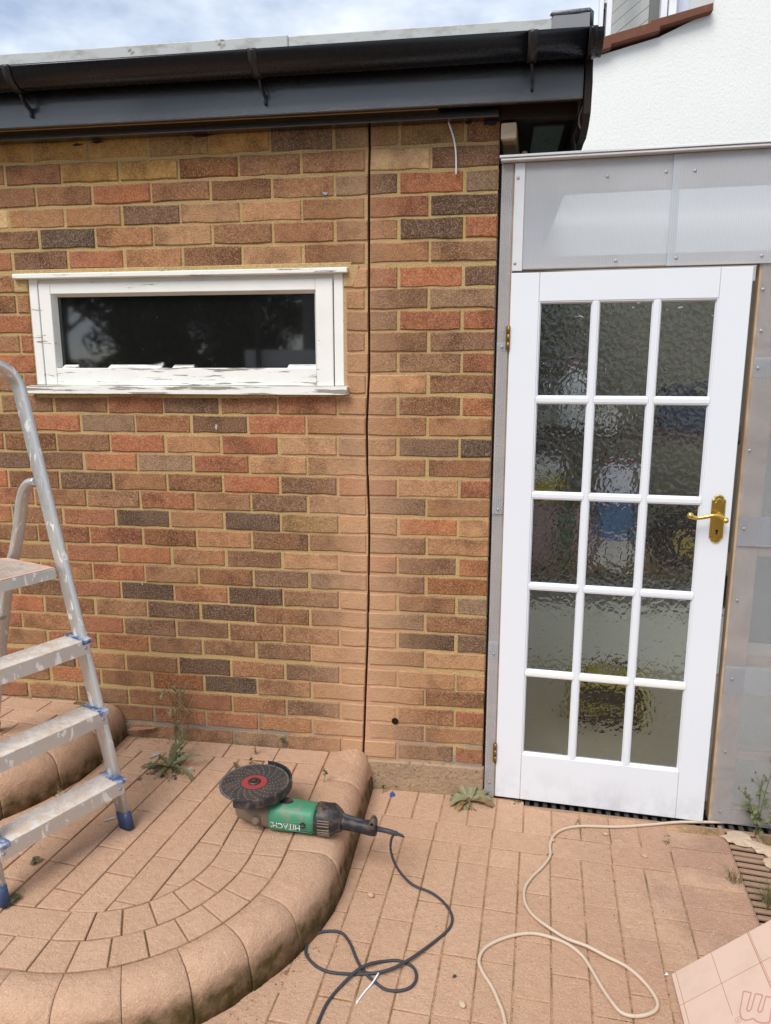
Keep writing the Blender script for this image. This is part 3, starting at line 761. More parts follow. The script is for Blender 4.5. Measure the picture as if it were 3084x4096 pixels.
for k in range(16):                               # torn wisps of old felt on the board's edge
    y = rng.uniform(-.12, .12); z = 2.26 + (abs(y) * .3) + rng.uniform(0, .14)
    b.tube(bez([(FX1 + .0005 + rng.uniform(-.012, -.001), y, z), (FX1 - .012, y + rng.uniform(-.02, .02), z - .03), (FX1 - .006, y + rng.uniform(-.02, .03), z - rng.uniform(.04, .09))], 3), .0008, 4, smooth=False)
b.build('cobweb', flat('cobweb_grey', S(96, 84, 78, .7)), ext, kind='stuff')
B().box(.120, .225, .20, .74, 2.352, 2.3592).build('bare_panel', m_paint('weathered_green_ply', S(150, 172, 168, .8), .8, 30, S(60, 50, 50, .6)), ext)
GY, GZ = -.1725, 2.4865
hr = lambda r, n=14: [(GY + r * math.cos(PI + PI * i / n), GZ + r * math.sin(PI + PI * i / n)) for i in range(n + 1)]
def channel(x0, x1, r, t=.003, lip=True):
    o = hr(r); i_ = hr(r - t)[::-1]
    if lip: o = [(GY - r - .003, GZ + .002), (GY - r - .003, GZ - .004)] + o[1:]
    pr = o + i_; b = B()
    b.add([(x0, y, z) for y, z in pr] + [(x1, y, z) for y, z in pr], [(i, (i + 1) % len(pr), len(pr) + (i + 1) % len(pr), len(pr) + i) for i in range(len(pr))], True)
    n = len(pr); b.f += [(j, (j + 1), n - 2 - j, n - 1 - j) for j in range(n // 2 - 1)] + [(n + j, 2 * n - 1 - j, 2 * n - 2 - j, n + j + 1) for j in range(n // 2 - 1)]
    b.sm += [False] * (2 * (n // 2 - 1)); return b
gut = channel(-3.2, .255, .0555).build('gutter', M_gutter, ext)
channel(.252, .276, .0605, .004).build('gutter_union', M_gutter, gut)
b = B().prism(hr(.0580, 16), (.2762, 0, 0), (0, 1, 0), (0, 0, 1), (1, 0, 0), 0, .019, .001); b.build('stop_end', M_gutter, gut)
for x in (-1.60, -.765, .092):
    b = channel(x - .014, x + .014, .0600, .004)
    b.sweep(bez([(x, GY + .012, GZ - .060), (x + .004, -.150, GZ - .085), (x + .006, -.121, GZ - .100), (x + .006, -.1175, GZ - .122)], 4), rrect(.016, .008), (1, 0, 0)); b.build('gutter_bracket', M_bracket, gut)
b = B().box(-3.2, -.681, -.112, -.082, 2.5052, 2.572, .004); b.build('roof_edge', M_grp, ext)
b = B().box(-.6805, .25, -.1105, -.082, 2.5052, 2.5685, .004); b.build('roof_edge', M_grp, ext)
b = B().box(.150, .2685, -.1165, -.06, 2.5055, 2.574, .004); b.build('edge_corner', m_paint('grey_corner', S(150, 152, 156, .7), .6), ext)
b = B().sweep([(.149, -.114, 2.571), (.151, -.114, 2.578), (.262, -.114, 2.581), (.2685, -.114, 2.575), (.2695, -.114, 2.51)], rrect(.012, .008), (0, 1, 0)); b.build('corner_bead', M_gloss, ext)
B().box(-3.2, .25, -.0815, 1.97, 2.3725, 2.562).build('roof_deck', M_grp, ext)
# loose ends on the wall
b = B().tube(bez([(-.168, .0, 2.330), (-.167, -.010, 2.318), (-.150, -.012, 2.27), (-.141, -.012, 2.22), (-.139, -.010, 2.155)]), .0030, 8); o = b.build('dangling_cable', M_pvc)
tag(o, 'short white cable end hanging from the soffit over the top bricks', 'cable')

# ------------------------------------------------------------------ the lean-to
LR = math.radians(-3.4)
lean = thing('lean_to', 'timber framed lean-to clad in translucent ribbed plastic sheet with a glazed white door', 'lean-to', (0, 0, 0), LR)
def lb(name, x0, x1, y0, y1, z0, z1, mat, c=.002, parent=lean): return B().box(x0, x1, y0, y1, z0, z1, c).build(name, mat, parent)
lb('timber_post', .013, .058, .002, .047, -.13, 2.186, M_wood)
lb('timber_rail', .0585, 2.4, .004, .044, 2.088, 2.182, M_wood)
lb('timber_rail', .0585, 2.4, .003, .046, 1.846, 1.886, M_wood)
lb('timber_post', .838, .915, .002, .047, -.13, 1.8455, M_wood)
for z0, z1 in ((1.30, 1.33), (.885, .918), (.490, .518), (.127, .155)): lb('timber_rail', .9155, 2.4, .004, .044, z0, z1, M_wood)
lb('timber_post', 1.62, 1.67, .048, .09, -.13, 2.18, M_wood); lb('timber_post', 2.35, 2.40, .048, .09, -.13, 2.18, M_wood)
lb('timber_sole', .9155, 2.4, .004, .044, -.125, -.08, M_wood)
lb('timber_bearer', .0065, .0575, -.019, 1.2, 2.2545, 2.3055, M_wood2, .006)
lb('dark_gap_filler', .0035, .0122, .012, .06, -.13, 2.184, M_void, 0)  # added black strip: the open gap's shade put into colour, blocks light behind
lb('added_dark_lining', .02, 2.38, 1.935, 1.945, -.11, 2.0, flat('dark_lining_grey', S(120, 116, 102, .7), .8), 0)  # added grey sheet before the white house wall, makes the panes look darker
lb('timber_offcut', .075, .092, .05, .20, 2.205, 2.235, M_wood)
lb('bearer_end', .0085, .0555, -.0215, -.0192, 2.2565, 2.3035, M_woodend, .0)
# sheets, lapping one over the next
M_poly2 = m_poly(.16, 'thin_polycarbonate'); M_poly3 = m_poly(.22, 'clear_side_strip')
def sheet(x0, x1, y, z0, z1, t=.004): return lb('plastic_sheet', x0, x1, y - t, y, z0, z1, M_poly3 if x1 < .06 else (M_poly2 if x0 > .8 and z0 < 1.8 else M_poly), 0)
sheet(.090, .578, .001, 1.848, 2.184); sheet(.553, 1.60, -.0045, 1.845, 2.184)
sheet(.845, 2.4, .001, 1.489, 1.8445); sheet(.8445, 2.4, -.0045, .922, 1.552); sheet(.845, 2.4, .001, .382, 1.024); sheet(.8455, 2.4, -.0045, -.125, .484)
sheet(1.585, 2.4, .001, 1.848, 2.184)
sheet(.0125, .0505, .001, 1.58, 2.184); sheet(.0125, .0500, -.0045, 1.0, 1.605); sheet(.0125, .0505, .001, .442, 1.059); sheet(.0125, .0500, -.0045, -.13, .511)
lb('corner_strip', .056, .0895, -.006, .0015, 1.842, 2.184, m_paint('milky_strip', S(222, 224, 228, .82), .5), .001)
lb('capping', .010, 2.4, -.030, .05, 2.1865, 2.1945, M_trim); lb('capping', .008, 2.4, -.024, .05, 2.1955, 2.2045, M_trim); lb('capping', .006, 2.4, -.034, -.0245, 2.196, 2.2035, M_trim, .001)
sc_me = None
for x, z in ((.067, 2.137), (.353, 2.128), (.619, 2.131), (.533, 2.133), (.065, 1.866), (.394, 1.866), (.581, 1.868), (.838, 1.867), (1.2, 1.867), (.852, 1.765), (.858, 1.636), (.858, 1.518), (.856, 1.248), (.862, .982), (.864, .726), (.870, .438), (.871, .158), (.873, -.079), (.030, 1.590), (.033, 1.016), (.033, .463), (.031, -.068), (1.2, 2.13)):
    y = -.0065 if .05 < x < .08 and z > 1.85 else (-.0087 if (.553 < x and z > 1.85) or .922 < z < 1.552 or z < .484 else -.0032)
    if x < .05: y = -.0087 if z not in (1.59,) else -.0087
    if sc_me is None:
        o = B().lathe([(0, .0052), (.0010, .0050), (.0020, .0032), (.0022, .0001)], (0, 0, 0), (0, -1, 0), 10, False).build('screw', M_screw, lean); sc_me = o.data
    else: o = link('screw', sc_me, None, lean)
    o.location = (x, y, z)
B().prism([(0, 2.206), (1.98, 2.38), (1.98, 2.386), (0, 2.212)], (.003, 0, 0), (0, 1, 0), (0, 0, 1), (1, 0, 0), 0, 2.397).build('roof_sheet', M_roofpoly, lean)
for x in (1.8, 2.3): B().prism([(.05, 2.12), (1.95, 2.28), (1.95, 2.37), (.05, 2.205)], (x, 0, 0), (0, 1, 0), (0, 0, 1), (1, 0, 0), 0, .045).build('rafter', M_wood, lean)
B().prism([(.092, -.13), (1.95, -.13), (1.95, 2.27), (.092, 2.11)], (2.401, 0, 0), (0, 1, 0), (0, 0, 1), (1, 0, 0), 0, .005).build('plastic_sheet', M_roofpoly, lean)
# door: stiles, rails, bars, 15 obscure panes
DW, DH, DT = .759, 1.955, .040
door = B().box(0, .095, 0, DT, 0, DH, .0015).box(DW - .095, DW, 0, DT, 0, DH, .0015).box(.0958, DW - .0958, .0006, DT - .001, DH - .094, DH, .0012).box(.0958, DW - .0958, .0006, DT - .001, 0, .188, .0012).build('door', M_door, lean, (.055, -.012, -.121), (0, 0, math.radians(-.8)))
PX0, PX1, PZ0, PZ1 = .0952, DW - .0952, .188, DH - .094; BW = .0145
pw = (PX1 - PX0 - 2 * BW) / 3; ph = (PZ1 - PZ0 - 4 * BW) / 5
for i in range(1, 3):
    x = PX0 + i * pw + (i - 1) * BW; B().box(x, x + BW, .0008, DT - .002, PZ0 + .0005, PZ1 - .0005, .001).build('glazing_bar', M_door, door)
for j in range(1, 5):
    z = PZ0 + j * ph + (j - 1) * BW
    for i in range(3):
        x = PX0 + i * (pw + BW); B().box(x + .0004, x + pw - .0004, .0012, DT - .002, z, z + BW, .001).build('glazing_bar', M_bead if j == 1 else M_door, door)
for i in range(3):
    for j in range(5):
        x0 = PX0 + i * (pw + BW); x1 = x0 + pw; z0 = PZ0 + j * (ph + BW); z1 = z0 + ph; b = B(); w = .0080
        for (p, q, r, s_) in (((x0, z0), (x1, z0), (x1 - w, z0 + w), (x0 + w, z0 + w)), ((x1, z0), (x1, z1), (x1 - w, z1 - w), (x1 - w, z0 + w)), ((x1, z1), (x0, z1), (x0 + w, z1 - w), (x1 - w, z1 - w)), ((x0, z1), (x0, z0), (x0 + w, z0 + w), (x0 + w, z1 - w))):
            f = lambda a, y: (a[0], y, a[1]); mid = lambda a, c: (a[0] + (c[0] - a[0]) * .5, a[1] + (c[1] - a[1]) * .5)
            m1, m2 = mid(p, s_), mid(q, r)
            b.add([f(p, .0022), f(q, .0022), f(m2, .0032), f(m1, .0032), f(m2, .0075), f(m1, .0075), f(r, .0125), f(s_, .0125), f(r, .018), f(s_, .018)], [(0, 1, 2, 3), (3, 2, 4, 5), (5, 4, 6, 7), (7, 6, 8, 9)])
        b.build('glazing_bead', M_door, door)
        B().box(x0 + .003, x1 - .003, .0150, .0190, z0 + .003, z1 - .003).build('pane', M_obs, door)
# brass lever handle on its plate
HX, HZ = .717, 1.136
pl = []
for i in range(13): a = PI * i / 12; pl.append((.0165 * math.cos(a), .070 + .014 * math.sin(a)))
pl = [(.0225, .064)] + [(.0215, .068)] + pl + [(-.0215, .068), (-.0225, .064)]
poly = pl + [(-x, -z) for x, z in pl]
b = B().prism(poly, (HX, 0, HZ), (1, 0, 0), (0, 0, 1), (0, -1, 0), 0, .006, .0035)
b.prism([(x * .62, z * .86) for x, z in poly], (HX, 0, HZ), (1, 0, 0), (0, 0, 1), (0, -1, 0), .0055, .0078, .002)
hp = b.build('handle_plate', M_brass, door)
b = B().lathe([(0, .011), (.012, .009), (.030, .008), (.040, .0085)], (HX + .006, -.006, HZ + .012), (0, -1, 0), 14)
b.sweep(bez([(HX + .014, -.046, HZ + .006), (HX + .008, -.047, HZ + .012), (HX - .004, -.047, HZ + .019), (HX - .025, -.047, HZ + .019), (HX - .055, -.047, HZ + .012), (HX - .078, -.046, HZ + .009), (HX - .093, -.045, HZ + .014)], 4), rrect(.013, .011, .45), (0, 1, 0), scale=[.8] * 4 + [1] * 16 + [1.15] * 5)
b.lathe([(-.010, .0001), (-.009, .0065), (-.004, .0105), (0, .0115), (.004, .0105), (.009, .0065), (.010, .0001)], (HX - .095, -.045, HZ + .016), (0, -1, 0), 12)
b.lathe([(-.009, .0001), (-.008, .007), (0, .0105), (.008, .007), (.009, .0001)], (HX + .016, -.046, HZ + .004), (0, -1, 0), 12)
b.build('door_lever', M_brass, door)
b = B().lathe([(0, .0048), (.0006, .0045)], (HX, -.0079, HZ - .040), (0, -1, 0), 10, False).box(HX - .0024, HX + .0024, -.0084, -.0078, HZ - .052, HZ - .038); b.build('keyhole', M_void, door)
for dx in (-.014, .014):
    for dz in (.060, -.060): B().lathe([(0, .0032), (.0008, .0030), (.0012, .0001)], (HX + dx, -.0062, HZ + dz), (0, -1, 0), 8, False).build('screw', M_oldbrass, door)
for z in (1.742, .185):
    b = B()
    for q in range(3): b.lathe([(.001, .0058), (.026, .0058)], (-.0035, -.004, z + q * .0265 - .04), (0, 0, 1), 10)
    b.box(-.0125, -.0035, -.0015, .001, z - .038, z + .038); b.build('hinge', M_oldbrass, door)

# ------------------------------------------------------------------ inside the lean-to, seen through the obscure glass
fl = B().box(.004, 2.38, .06, 1.985, -.30, -.115).build('utility_floor', M_floor, kind='structure')
def item(name, label, cat, x, y, z, group=None): return thing(name, label, cat, (x, y, z), 0, group)
t = item('wall_shelf', 'dark shelf behind the upper door panes', 'shelf', .70, 1.30, 1.22)
B().box(-.66, .60, -.16, .16, -.05, .0, .002).build('shelf_board', flat('dark_shelf_wood', S(74, 62, 56)), t)
for x in (-.55, .5): B().prism([(-.12, -.05), (.16, -.05), (.16, -.2)], (x, 0, 0), (0, 1, 0), (0, 0, 1), (1, 0, 0), 0, .02).build('bracket', M_black, t)
t = item('wall_shelf', 'lower shelf behind the middle door panes', 'shelf', .70, 1.35, .52)
B().box(-.66, .62, -.2, .2, -.032, .0, .002).build('shelf_board', flat('pale_shelf_board', S(132, 114, 90)), t)
for x in (-.6, .56): B().box(x, x + .04, -.05, .18, -.63, -.0325, .002).build('upright', flat('shelf_upright', S(120, 108, 92)), t)
def carton(lbl, x, y, z, w, d, h, c, name='storage_box', cat='box', lid=None):
    t = item(name, lbl, cat, x, y, z); B().box(-w / 2, w / 2, -d / 2, d / 2, 0, h, .006).build('body', flat('tub_' + str(len(D.materials)), c), t)
    B().box(-w / 2 - .006, w / 2 + .006, -d / 2 - .006, d / 2 + .006, h + .0002, h + .022, .004).build('lid', flat('lid_' + str(len(D.materials)), lid or tuple(v * .8 for v in c[:3]) + (1,)), t); return t
def bottle(lbl, x, y, z, r, h, c, cap=(.6, .6, .6, 1)):
    t = item('bottle', lbl, 'bottle', x, y, z)
    B().lathe([(0, r * .95), (.006, r), (h * .62, r), (h * .74, r * .72), (h * .80, r * .42), (h * .88, r * .40)], (0, 0, 0), (0, 0, 1), 14).build('body', flat('bottle_' + str(len(D.materials)), c, .35), t)
    B().lathe([(h * .881, r * .46), (h, r * .46)], (0, 0, 0), (0, 0, 1), 12).build('cap', flat('cap_' + str(len(D.materials)), cap, .4), t)
bottle('tall white bottle with a red cap on the dark shelf', .40, 1.22, 1.221, .060, .34, S(206, 208, 212), S(150, 80, 92))
carton('low grey box on the dark shelf by the hinge side', .27, 1.30, 1.221, .13, .2, .10, S(150, 148, 140))
carton('small white box in the middle of the dark shelf', .57, 1.25, 1.221, .10, .14, .09, S(196, 194, 190))
carton('navy box on the dark shelf toward the lock side', 1.0, 1.3, 1.221, .32, .2, .19, S(46, 52, 74), lid=S(60, 60, 70))
carton('grey tub carrying the yellow one on the lower shelf', .27, 1.28, .521, .16, .2, .30, S(150, 128, 130), lid=S(120, 110, 110))
carton('yellow tub stacked on a grey tub', .275, 1.28, .845, .16, .2, .09, S(176, 160, 30), lid=S(180, 164, 36))
carton('white box lying on the yellow tub', .28, 1.28, .959, .14, .16, .09, S(206, 208, 210), lid=S(206, 208, 210))
bottle('green bottle on the lower shelf', .40, 1.20, .521, .042, .34, S(64, 98, 74), S(64, 98, 74))
bottle('pale pink bottle on the lower shelf', .485, 1.22, .521, .042, .36, S(176, 136, 142), S(120, 76, 70))
carton('pale carton under the bright blue one on the lower shelf', .64, 1.24, .521, .18, .2, .12, S(200, 196, 196), lid=S(200, 196, 200))
carton('bright blue carton between two pale ones on the lower shelf', .64, 1.24, .664, .17, .2, .17, S(70, 112, 156), lid=S(70, 88, 136))
carton('pale lilac carton topping the stack with the blue one', .64, 1.24, .857, .15, .16, .19, S(196, 196, 210), lid=S(120, 84, 92))
carton('black toolbox with a yellow label on the lower shelf', 1.0, 1.26, .521, .26, .24, .25, S(32, 32, 36), lid=S(36, 36, 40))
B().box(.955, 1.045, 1.136, 1.1385, .60, .70).build('label', flat('label_yellow', S(160, 138, 70)), [o for o in D.objects if o.get('label', '').startswith('black toolbox')][0]).location = (-1.0, -1.26, -.521)
t = item('chest_freezer', 'pale chest freezer under the lower shelf', 'freezer', .70, 1.52, -.114)
B().box(-.62, .60, -.22, .25, 0, .34, .012).build('body', flat('freezer_white', S(236, 236, 226, .9), .4), t)
B().box(-.625, .605, -.225, .255, .3405, .38, .01).build('lid', flat('freezer_lid', S(238, 238, 230, .9), .4), t)
t = item('tool_bag', 'black tool bag with yellow edging on the lean-to floor', 'tool bag', .57, .72, -.114)
B().box(-.16, .16, -.10, .10, 0, .19, .02).build('body', flat('bag_black', S(34, 34, 32)), t)
b = B()
for z in (.07, .192): b.box(-.163, .163, -.106, .106, z, z + .024, .006)
for x in (-.166, .146): b.box(x, x + .022, -.107, .107, .002, .19, .006)
b.build('edging', flat('bag_yellow', S(168, 158, 62)), t)
B().tube(bez([(-.10, 0, .21), (-.08, 0, .27), (.08, 0, .27), (.10, 0, .21)], 5), .010, 8).build('handle', M_black, t)

# ------------------------------------------------------------------ the white house behind
HY = 2.0
house = thing('white_house', 'white rendered house rising behind the lean-to', 'house')
B().prism([(.004, -.2), (1.13, -.2), (1.13, 3.435), (.85, 3.318), (.54, 3.245), (.004, 3.13)], (0, HY, 0), (1, 0, 0), (0, 0, 1), (0, -1, 0), -.3, 0).build('gable_wall', M_render, house)
B().box(1.1302, 5.0, HY, HY + 4, -.2, 6.2).build('main_wall', M_render, house)
for (x0, z0a, z0b), (x1, z1a, z1b) in (((.30, 3.196, 3.252), (.592, 3.262, 3.313)), ((.545, 3.268, 3.318), (.846, 3.330, 3.385)), ((.795, 3.338, 3.384), (1.113, 3.412, 3.451))):
    B().prism([(x0, z0a), (x1, z1a), (x1, z1b), (x0, z0b)], (0, HY - .055 + .004 * x0, 0), (1, 0, 0), (0, 0, 1), (0, -1, 0), -.30, 0, .003).build('verge_tile', M_tile, house)
dm = thing('dormer', 'white framed dormer window with grey cladding above the brown verge tiles', 'dormer')
B().box(.588, .612, 2.56, 2.64, 3.2, 5, .003).box(.632, .664, 2.57, 2.65, 3.2, 5, .003).box(.612, .634, 2.60, 2.66, 3.2, 3.53, .0).box(.612, .634, 2.585, 2.66, 3.76, 5).build('corner_post', M_pvc, dm)
B().box(.611, .633, 2.6605, 2.68, 3.2, 5).build('post_slot', M_dark, dm)
for k in range(22):
    z = 3.25 + k * .075
    B().prism([(0, 0), (.0, .071), (.010, .071), (.016, 0)], (.665, 3.3, z), (.94, .34, 0), (0, 0, 1), (.245, -.62, -.0), 0, 1.0).build('cladding_board', M_clad, dm)
B().box(.905, .962, 2.66, 2.72, 3.2, 5).build('dark_reveal', m_paint('reveal_grey', S(120, 122, 122, .7), .7), dm)
B().box(.963, 1.000, 2.60, 2.70, 3.2, 5, .003).box(1.006, 1.052, 2.58, 2.70, 3.2, 5, .004).build('window_frame', M_pvc, dm)
B().box(1.0525, 1.5, 2.63, 2.64, 3.2, 5).build('pane', m_paint('curtain_reflection_glass', S(206, 212, 230, .85), .1), dm)  # opaque pale colour stands in for the curtain and white reflection

# ------------------------------------------------------------------ drains
dr = thing('channel_drain', 'slotted channel drain running along under the door', 'drain', (0, 0, 0), LR)
B().box(.165, 1.10, -.030, .10, -.26, G - .034).build('channel', M_slot, dr)
B().box(.165, 1.10, -.0365, -.0285, -.2, G - .003, .001).build('channel_edge', M_dgrate, dr)
bar = None
for k in range(28):
    if bar is None: o = B().box(-.0085, .0085, -.0282, .085, -.016, -.005, .002).build('grate_bar', M_grate, dr); bar = o.data
    else: o = link('grate_bar', bar, None, dr)
    o.location = (.18 + k * .0335, 0, G + rng.uniform(-.001, .001))
dr2 = thing('channel_drain', 'dusty slotted drain at the edge of the paving, with grass growing over it', 'drain', (.862, -.095, 0), a_)
B().box(.002, .135, -2.2, .03, -.26, G - .034).build('channel', M_slot, dr2)
B().box(.0005, .016, -2.2, .03, -.2, G - .001, .002).box(.122, .137, -2.2, .03, -.2, G - .001, .002).build('channel_edge', M_dgrate, dr2)
bar = None
for k in range(56):
    if bar is None: o = B().box(.0165, .1215, -.0085, .0085, -.012, -.001, .003).build('grate_bar', M_dgrate, dr2); bar = o.data
    else: o = link('grate_bar', bar, None, dr2)
    o.location = (0, .01 - k * .0315, G + rng.uniform(-.0015, .001)); o.rotation_euler = (0, 0, -.06)
B().prism([(.742, -4.2), (2.5, -4.2), (2.5, -.20), (1.003, -.112)], (0, 0, 0), (1, 0, 0), (0, 1, 0), (0, 0, 1), -.3, G - .01).build('gravel_border', M_bed, patio)

# ------------------------------------------------------------------ the stepladder
ld = thing('step_ladder', 'paint splashed aluminium stepladder with blue plastic feet and tread caps', 'stepladder', (-1.154, -.60, T1))
wv = Vector((.419, .908, 0)).normalized(); nb_ = Vector((-wv.y, wv.x, 0))        # across (to the far stile), backwards
def lp(w, n, h): return wv * w + nb_ * n + Vector((0, 0, h))
h0 = -T1
tilt = .2315; W0 = .425
def stile_pts(side, hmax):
    """side 0 far stile (w=0), 1 near stile"""
    o = []
    for h in (.035, .3, .65, 1.0, 1.25, hmax):
        inw = .035 * h / 1.5
        o.append(lp(-(W0 - inw) if side else -inw, .010 + tilt * h, h))
    return o
pa = stile_pts(0, 1.44); pb = stile_pts(1, 1.44)
a, c = pa[-1], pb[-1]; wdir = (c - a).normalized(); ud = (pa[-1] - pa[-2]).normalized(); arc = []
R_ = .085
for i in range(1, 7): t = PI / 2 * i / 6; arc.append(a + wdir * (R_ - R_ * math.cos(t)) + ud * (R_ * math.sin(t)))
arc2 = []
for i in range(0, 6): t = PI / 2 * (1 - i / 6); arc2.append(c - wdir * (R_ - R_ * math.cos(t)) + ud * (R_ * math.sin(t)))
path = pa + arc + arc2 + pb[::-1]
b = B(); b.sweep(path, rrect(.022, .052, .22, 2), tuple(ud.cross(wdir)))
ld_frame = b.build('stile_frame', M_alu, ld)
for side in (0, 1):
    p = stile_pts(side, 1.44); q = p[0]; d = (p[1] - p[0]).normalized(); b = B()
    b.sweep([q + d * .024, q + d * .0, q - d * .0345], rrect(.0255, .0555, .25, 2), tuple(ud.cross(wdir))); b.build('foot', M_blue, ld)
for h, n0 in ((.184, .001), (.416, .056), (.650, .110)):
    inw = .035 * h / 1.5; w1, w0 = -.002 - inw, -(W0 - inw) + .002
    X_ = lambda w, n, z: lp(w, n, z)
    b = B()                                     # tread: flat top with grooves, lip at the front
    prof = [(0, 0), (0, -.046), (.004, -.046), (.004, -.014), (.004, -.012), (.088, -.012), (.088, -.034), (.092, -.034), (.092, 0)]
    k = 9
    for i in range(k):
        x = .088 - .080 * i / (k - 1); prof += [(x, 0.0), (x - .001, .0016), (x - .004, .0016), (x - .005, 0.0)]
    prof = [(n0 + p, h + z) for p, z in prof]
    b.prism(prof, (0, 0, 0), tuple(nb_), (0, 0, 1), tuple(-wv), -w1 + .0305 * 0, -w0)
    tr = b.build('tread', M_tread, ld)
    b = B(); b.prism([(n0 - .0012, h - .046), (n0 - .0006, h - .046), (n0 - .0006, h - .004), (n0 - .0012, h - .004)], (0, 0, 0), tuple(nb_), (0, 0, 1), tuple(-wv), -w1 + .001, -w0 - .001)
    b.build('tread_lip', M_alu, tr)
    for w in (w1 - .026, w0 - .004):
        b = B(); b.prism([(n0 - .004, h - .012), (n0 + .094, h - .012), (n0 + .094, h + .004), (n0 + .002, h + .004), (n0 - .004, h + .001)], (0, 0, 0), tuple(nb_), (0, 0, 1), tuple(-wv), -w - .032, -w, .001)
        b.build('tread_cap', M_cap, tr)
        B().lathe([(0, .006), (.002, .005), (.0024, .0001)], lp(w + .012, n0 - .001, h - .026), tuple(-nb_), 10, False).build('rivet', M_screw, tr)
h = .874; inw = .035 * h / 1.5; b = B()
plat = [(-.022 - inw, .222), (-.022 - inw, .250), (-.055, .470), (-.095, .500), (-W0 + .09, .500), (-W0 + .05, .470), (-W0 + .022 + inw, .250), (-W0 + .022 + inw, .222)]
b.prism([(w, n) for w, n in plat], (0, 0, h - .032), tuple(wv), tuple(nb_), (0, 0, 1), 0, .036, .004)
pt = b.build('platform', M_alu, ld)
b = B()
for k in range(17):
    n = .245 + k * .0145; e = .02 + max(0, (n - .25)) * .14
    b.prism([(-.032 - inw - e * .6, n), (-.032 - inw - e * .6, n + .007), (-W0 + .032 + inw + e * .6, n + .007), (-W0 + .032 + inw + e * .6, n)], (0, 0, h + .0040), tuple(wv), tuple(nb_), (0, 0, 1), 0, .002)
b.build('platform_tread', M_tread, pt)
B().prism([(w * .985 - .003, n * .99 + .003) for w, n in plat], (0, 0, h + .0036), tuple(wv), tuple(nb_), (0, 0, 1), 0, .0006).build('platform_mat', m_paint('pink_dusted_mat', S(226, 188, 164, .85), .8, 0, S(240, 236, 230, .85)), pt)
for w in (-.015, -W0 + .015): B().lathe([(-.014, .012), (.014, .012)], lp(w, .226, h - .012), tuple(wv), 12).build('pivot', M_blue, pt)
b = B(); r_ = []
for s_ in (0, 1):
    w = -.028 if s_ == 0 else -W0 + .028
    pts = [lp(w, .30, 1.150), lp(w, .345, 1.142), lp(w, .385, 1.105), lp(w, .410, 1.05), lp(w, .435, .98), lp(w, .470, .90), lp(w, .548, .745), lp(w, .628, .52), lp(w, .735, .20), lp(w, .755, .150)]
    b.sweep(bez(pts, 3), rrect(.024, .040, .4, 2), tuple(wv))
rear = b.build('rear_frame', M_alu, ld)
for s_ in (0, 1):
    w = -.028 if s_ == 0 else -W0 + .028
    b = B().sweep([lp(w, .742, .185), lp(w, .757, .1425)], rrect(.032, .048, .25, 2), tuple(wv)); b.build('foot', M_blue, ld)
b = B(); b.sweep([lp(-.03, .585, .64), lp(-W0 + .03, .585, .64)], rrect(.03, .012), (0, 0, 1)); b.build('rear_brace', M_alu, ld)

# ------------------------------------------------------------------ the angle grinder
gr = thing('angle_grinder', 'large green and black angle grinder lying on the step edge, its disc turned up', 'angle grinder', (-.62, -.515, T1))
AX = Vector((.985, -.06, 0)).normalized(); SD = Vector((-AX.y, AX.x, 0)); UP = Vector((0, 0, 1))
def ap(a, s_, u): return AX * a + SD * s_ + UP * u
def loft(secs, n=16):
    """secs: (a, half width side, half height, centre side, centre up, squareness)"""
    b = B(); vs_ = []
    for a, hw, hh, cs, cu, sqn in secs:
        for j in range(n):
            t = 2 * PI * (j + .5) / n; cx, sy = math.cos(t), math.sin(t); e = sqn
            x = math.copysign(abs(cx) ** e, cx) * hw; y = math.copysign(abs(sy) ** e, sy) * hh
            vs_.append(ap(a, cs + x, cu + y))
    m = len(secs); fs = [(i * n + j, i * n + (j + 1) % n, (i + 1) * n + (j + 1) % n, (i + 1) * n + j) for i in range(m - 1) for j in range(n)]
    b.add(vs_, fs, True); b.f += [tuple(range(n - 1, -1, -1)), tuple((m - 1) * n + j for j in range(n))]; b.sm += [False, False]; return b
CU = .050
loft([(-.19, .020, .022, 0, CU + .006, .8), (-.175, .036, .032, 0, CU + .006, .75), (-.13, .043, .037, 0, CU + .003, .7), (-.10, .044, .040, 0, CU, .7), (-.07, .046, .044, 0, CU, .75), (-.066, .048, .047, 0, CU, .75)]).build('gear_head', M_cast, gr)
B().lathe([(0, .022), (.03, .021), (.045, .018), (.05, .016)], ap(-.135, .018, CU + .030), (0, 0, 1), 18).build('spindle_neck', M_cast, gr)
B().lathe([(-.012, .016), (.012, .013), (.013, .007)], ap(-.105, -.046, CU - .004), tuple(ap(-.3, -1, .25)), 14).build('handle_socket', M_cast, gr)
body = loft([(-.0655, .049, .048, 0, CU, .80), (-.055, .051, .050, 0, CU, .80), (-.01, .051, .049, 0, CU, .80), (.03, .048, .047, 0, CU, .80), (.075, .047, .046, 0, CU, .80), (.0905, .047, .046, 0, CU, .80)], 24).build('motor_body', M_green, gr)
for k in range(5):
    b = B(); u = CU - .004 - k * .008 + .010
    s0 = -.0505 + abs(k - 1.2) * .0012
    b.tube([ap(-.04 + k * .008, s0 - .0005, u + .003), ap(.02, s0 + .0015, u), ap(.085, s0 + .0035, u - .002)], .0016, 6); b.build('body_rib', M_green, body)
b = loft([(.091, .049, .049, 0, CU, .8), (.100, .050, .050, 0, CU, .8), (.125, .048, .049, 0, CU + .001, .8), (.145, .045, .049, 0, CU + .004, .8), (.160, .036, .040, .004, CU + .002, .8), (.175, .030, .030, .004, CU - .004, .8)]); cap = b.build('rear_housing', M_black, gr)
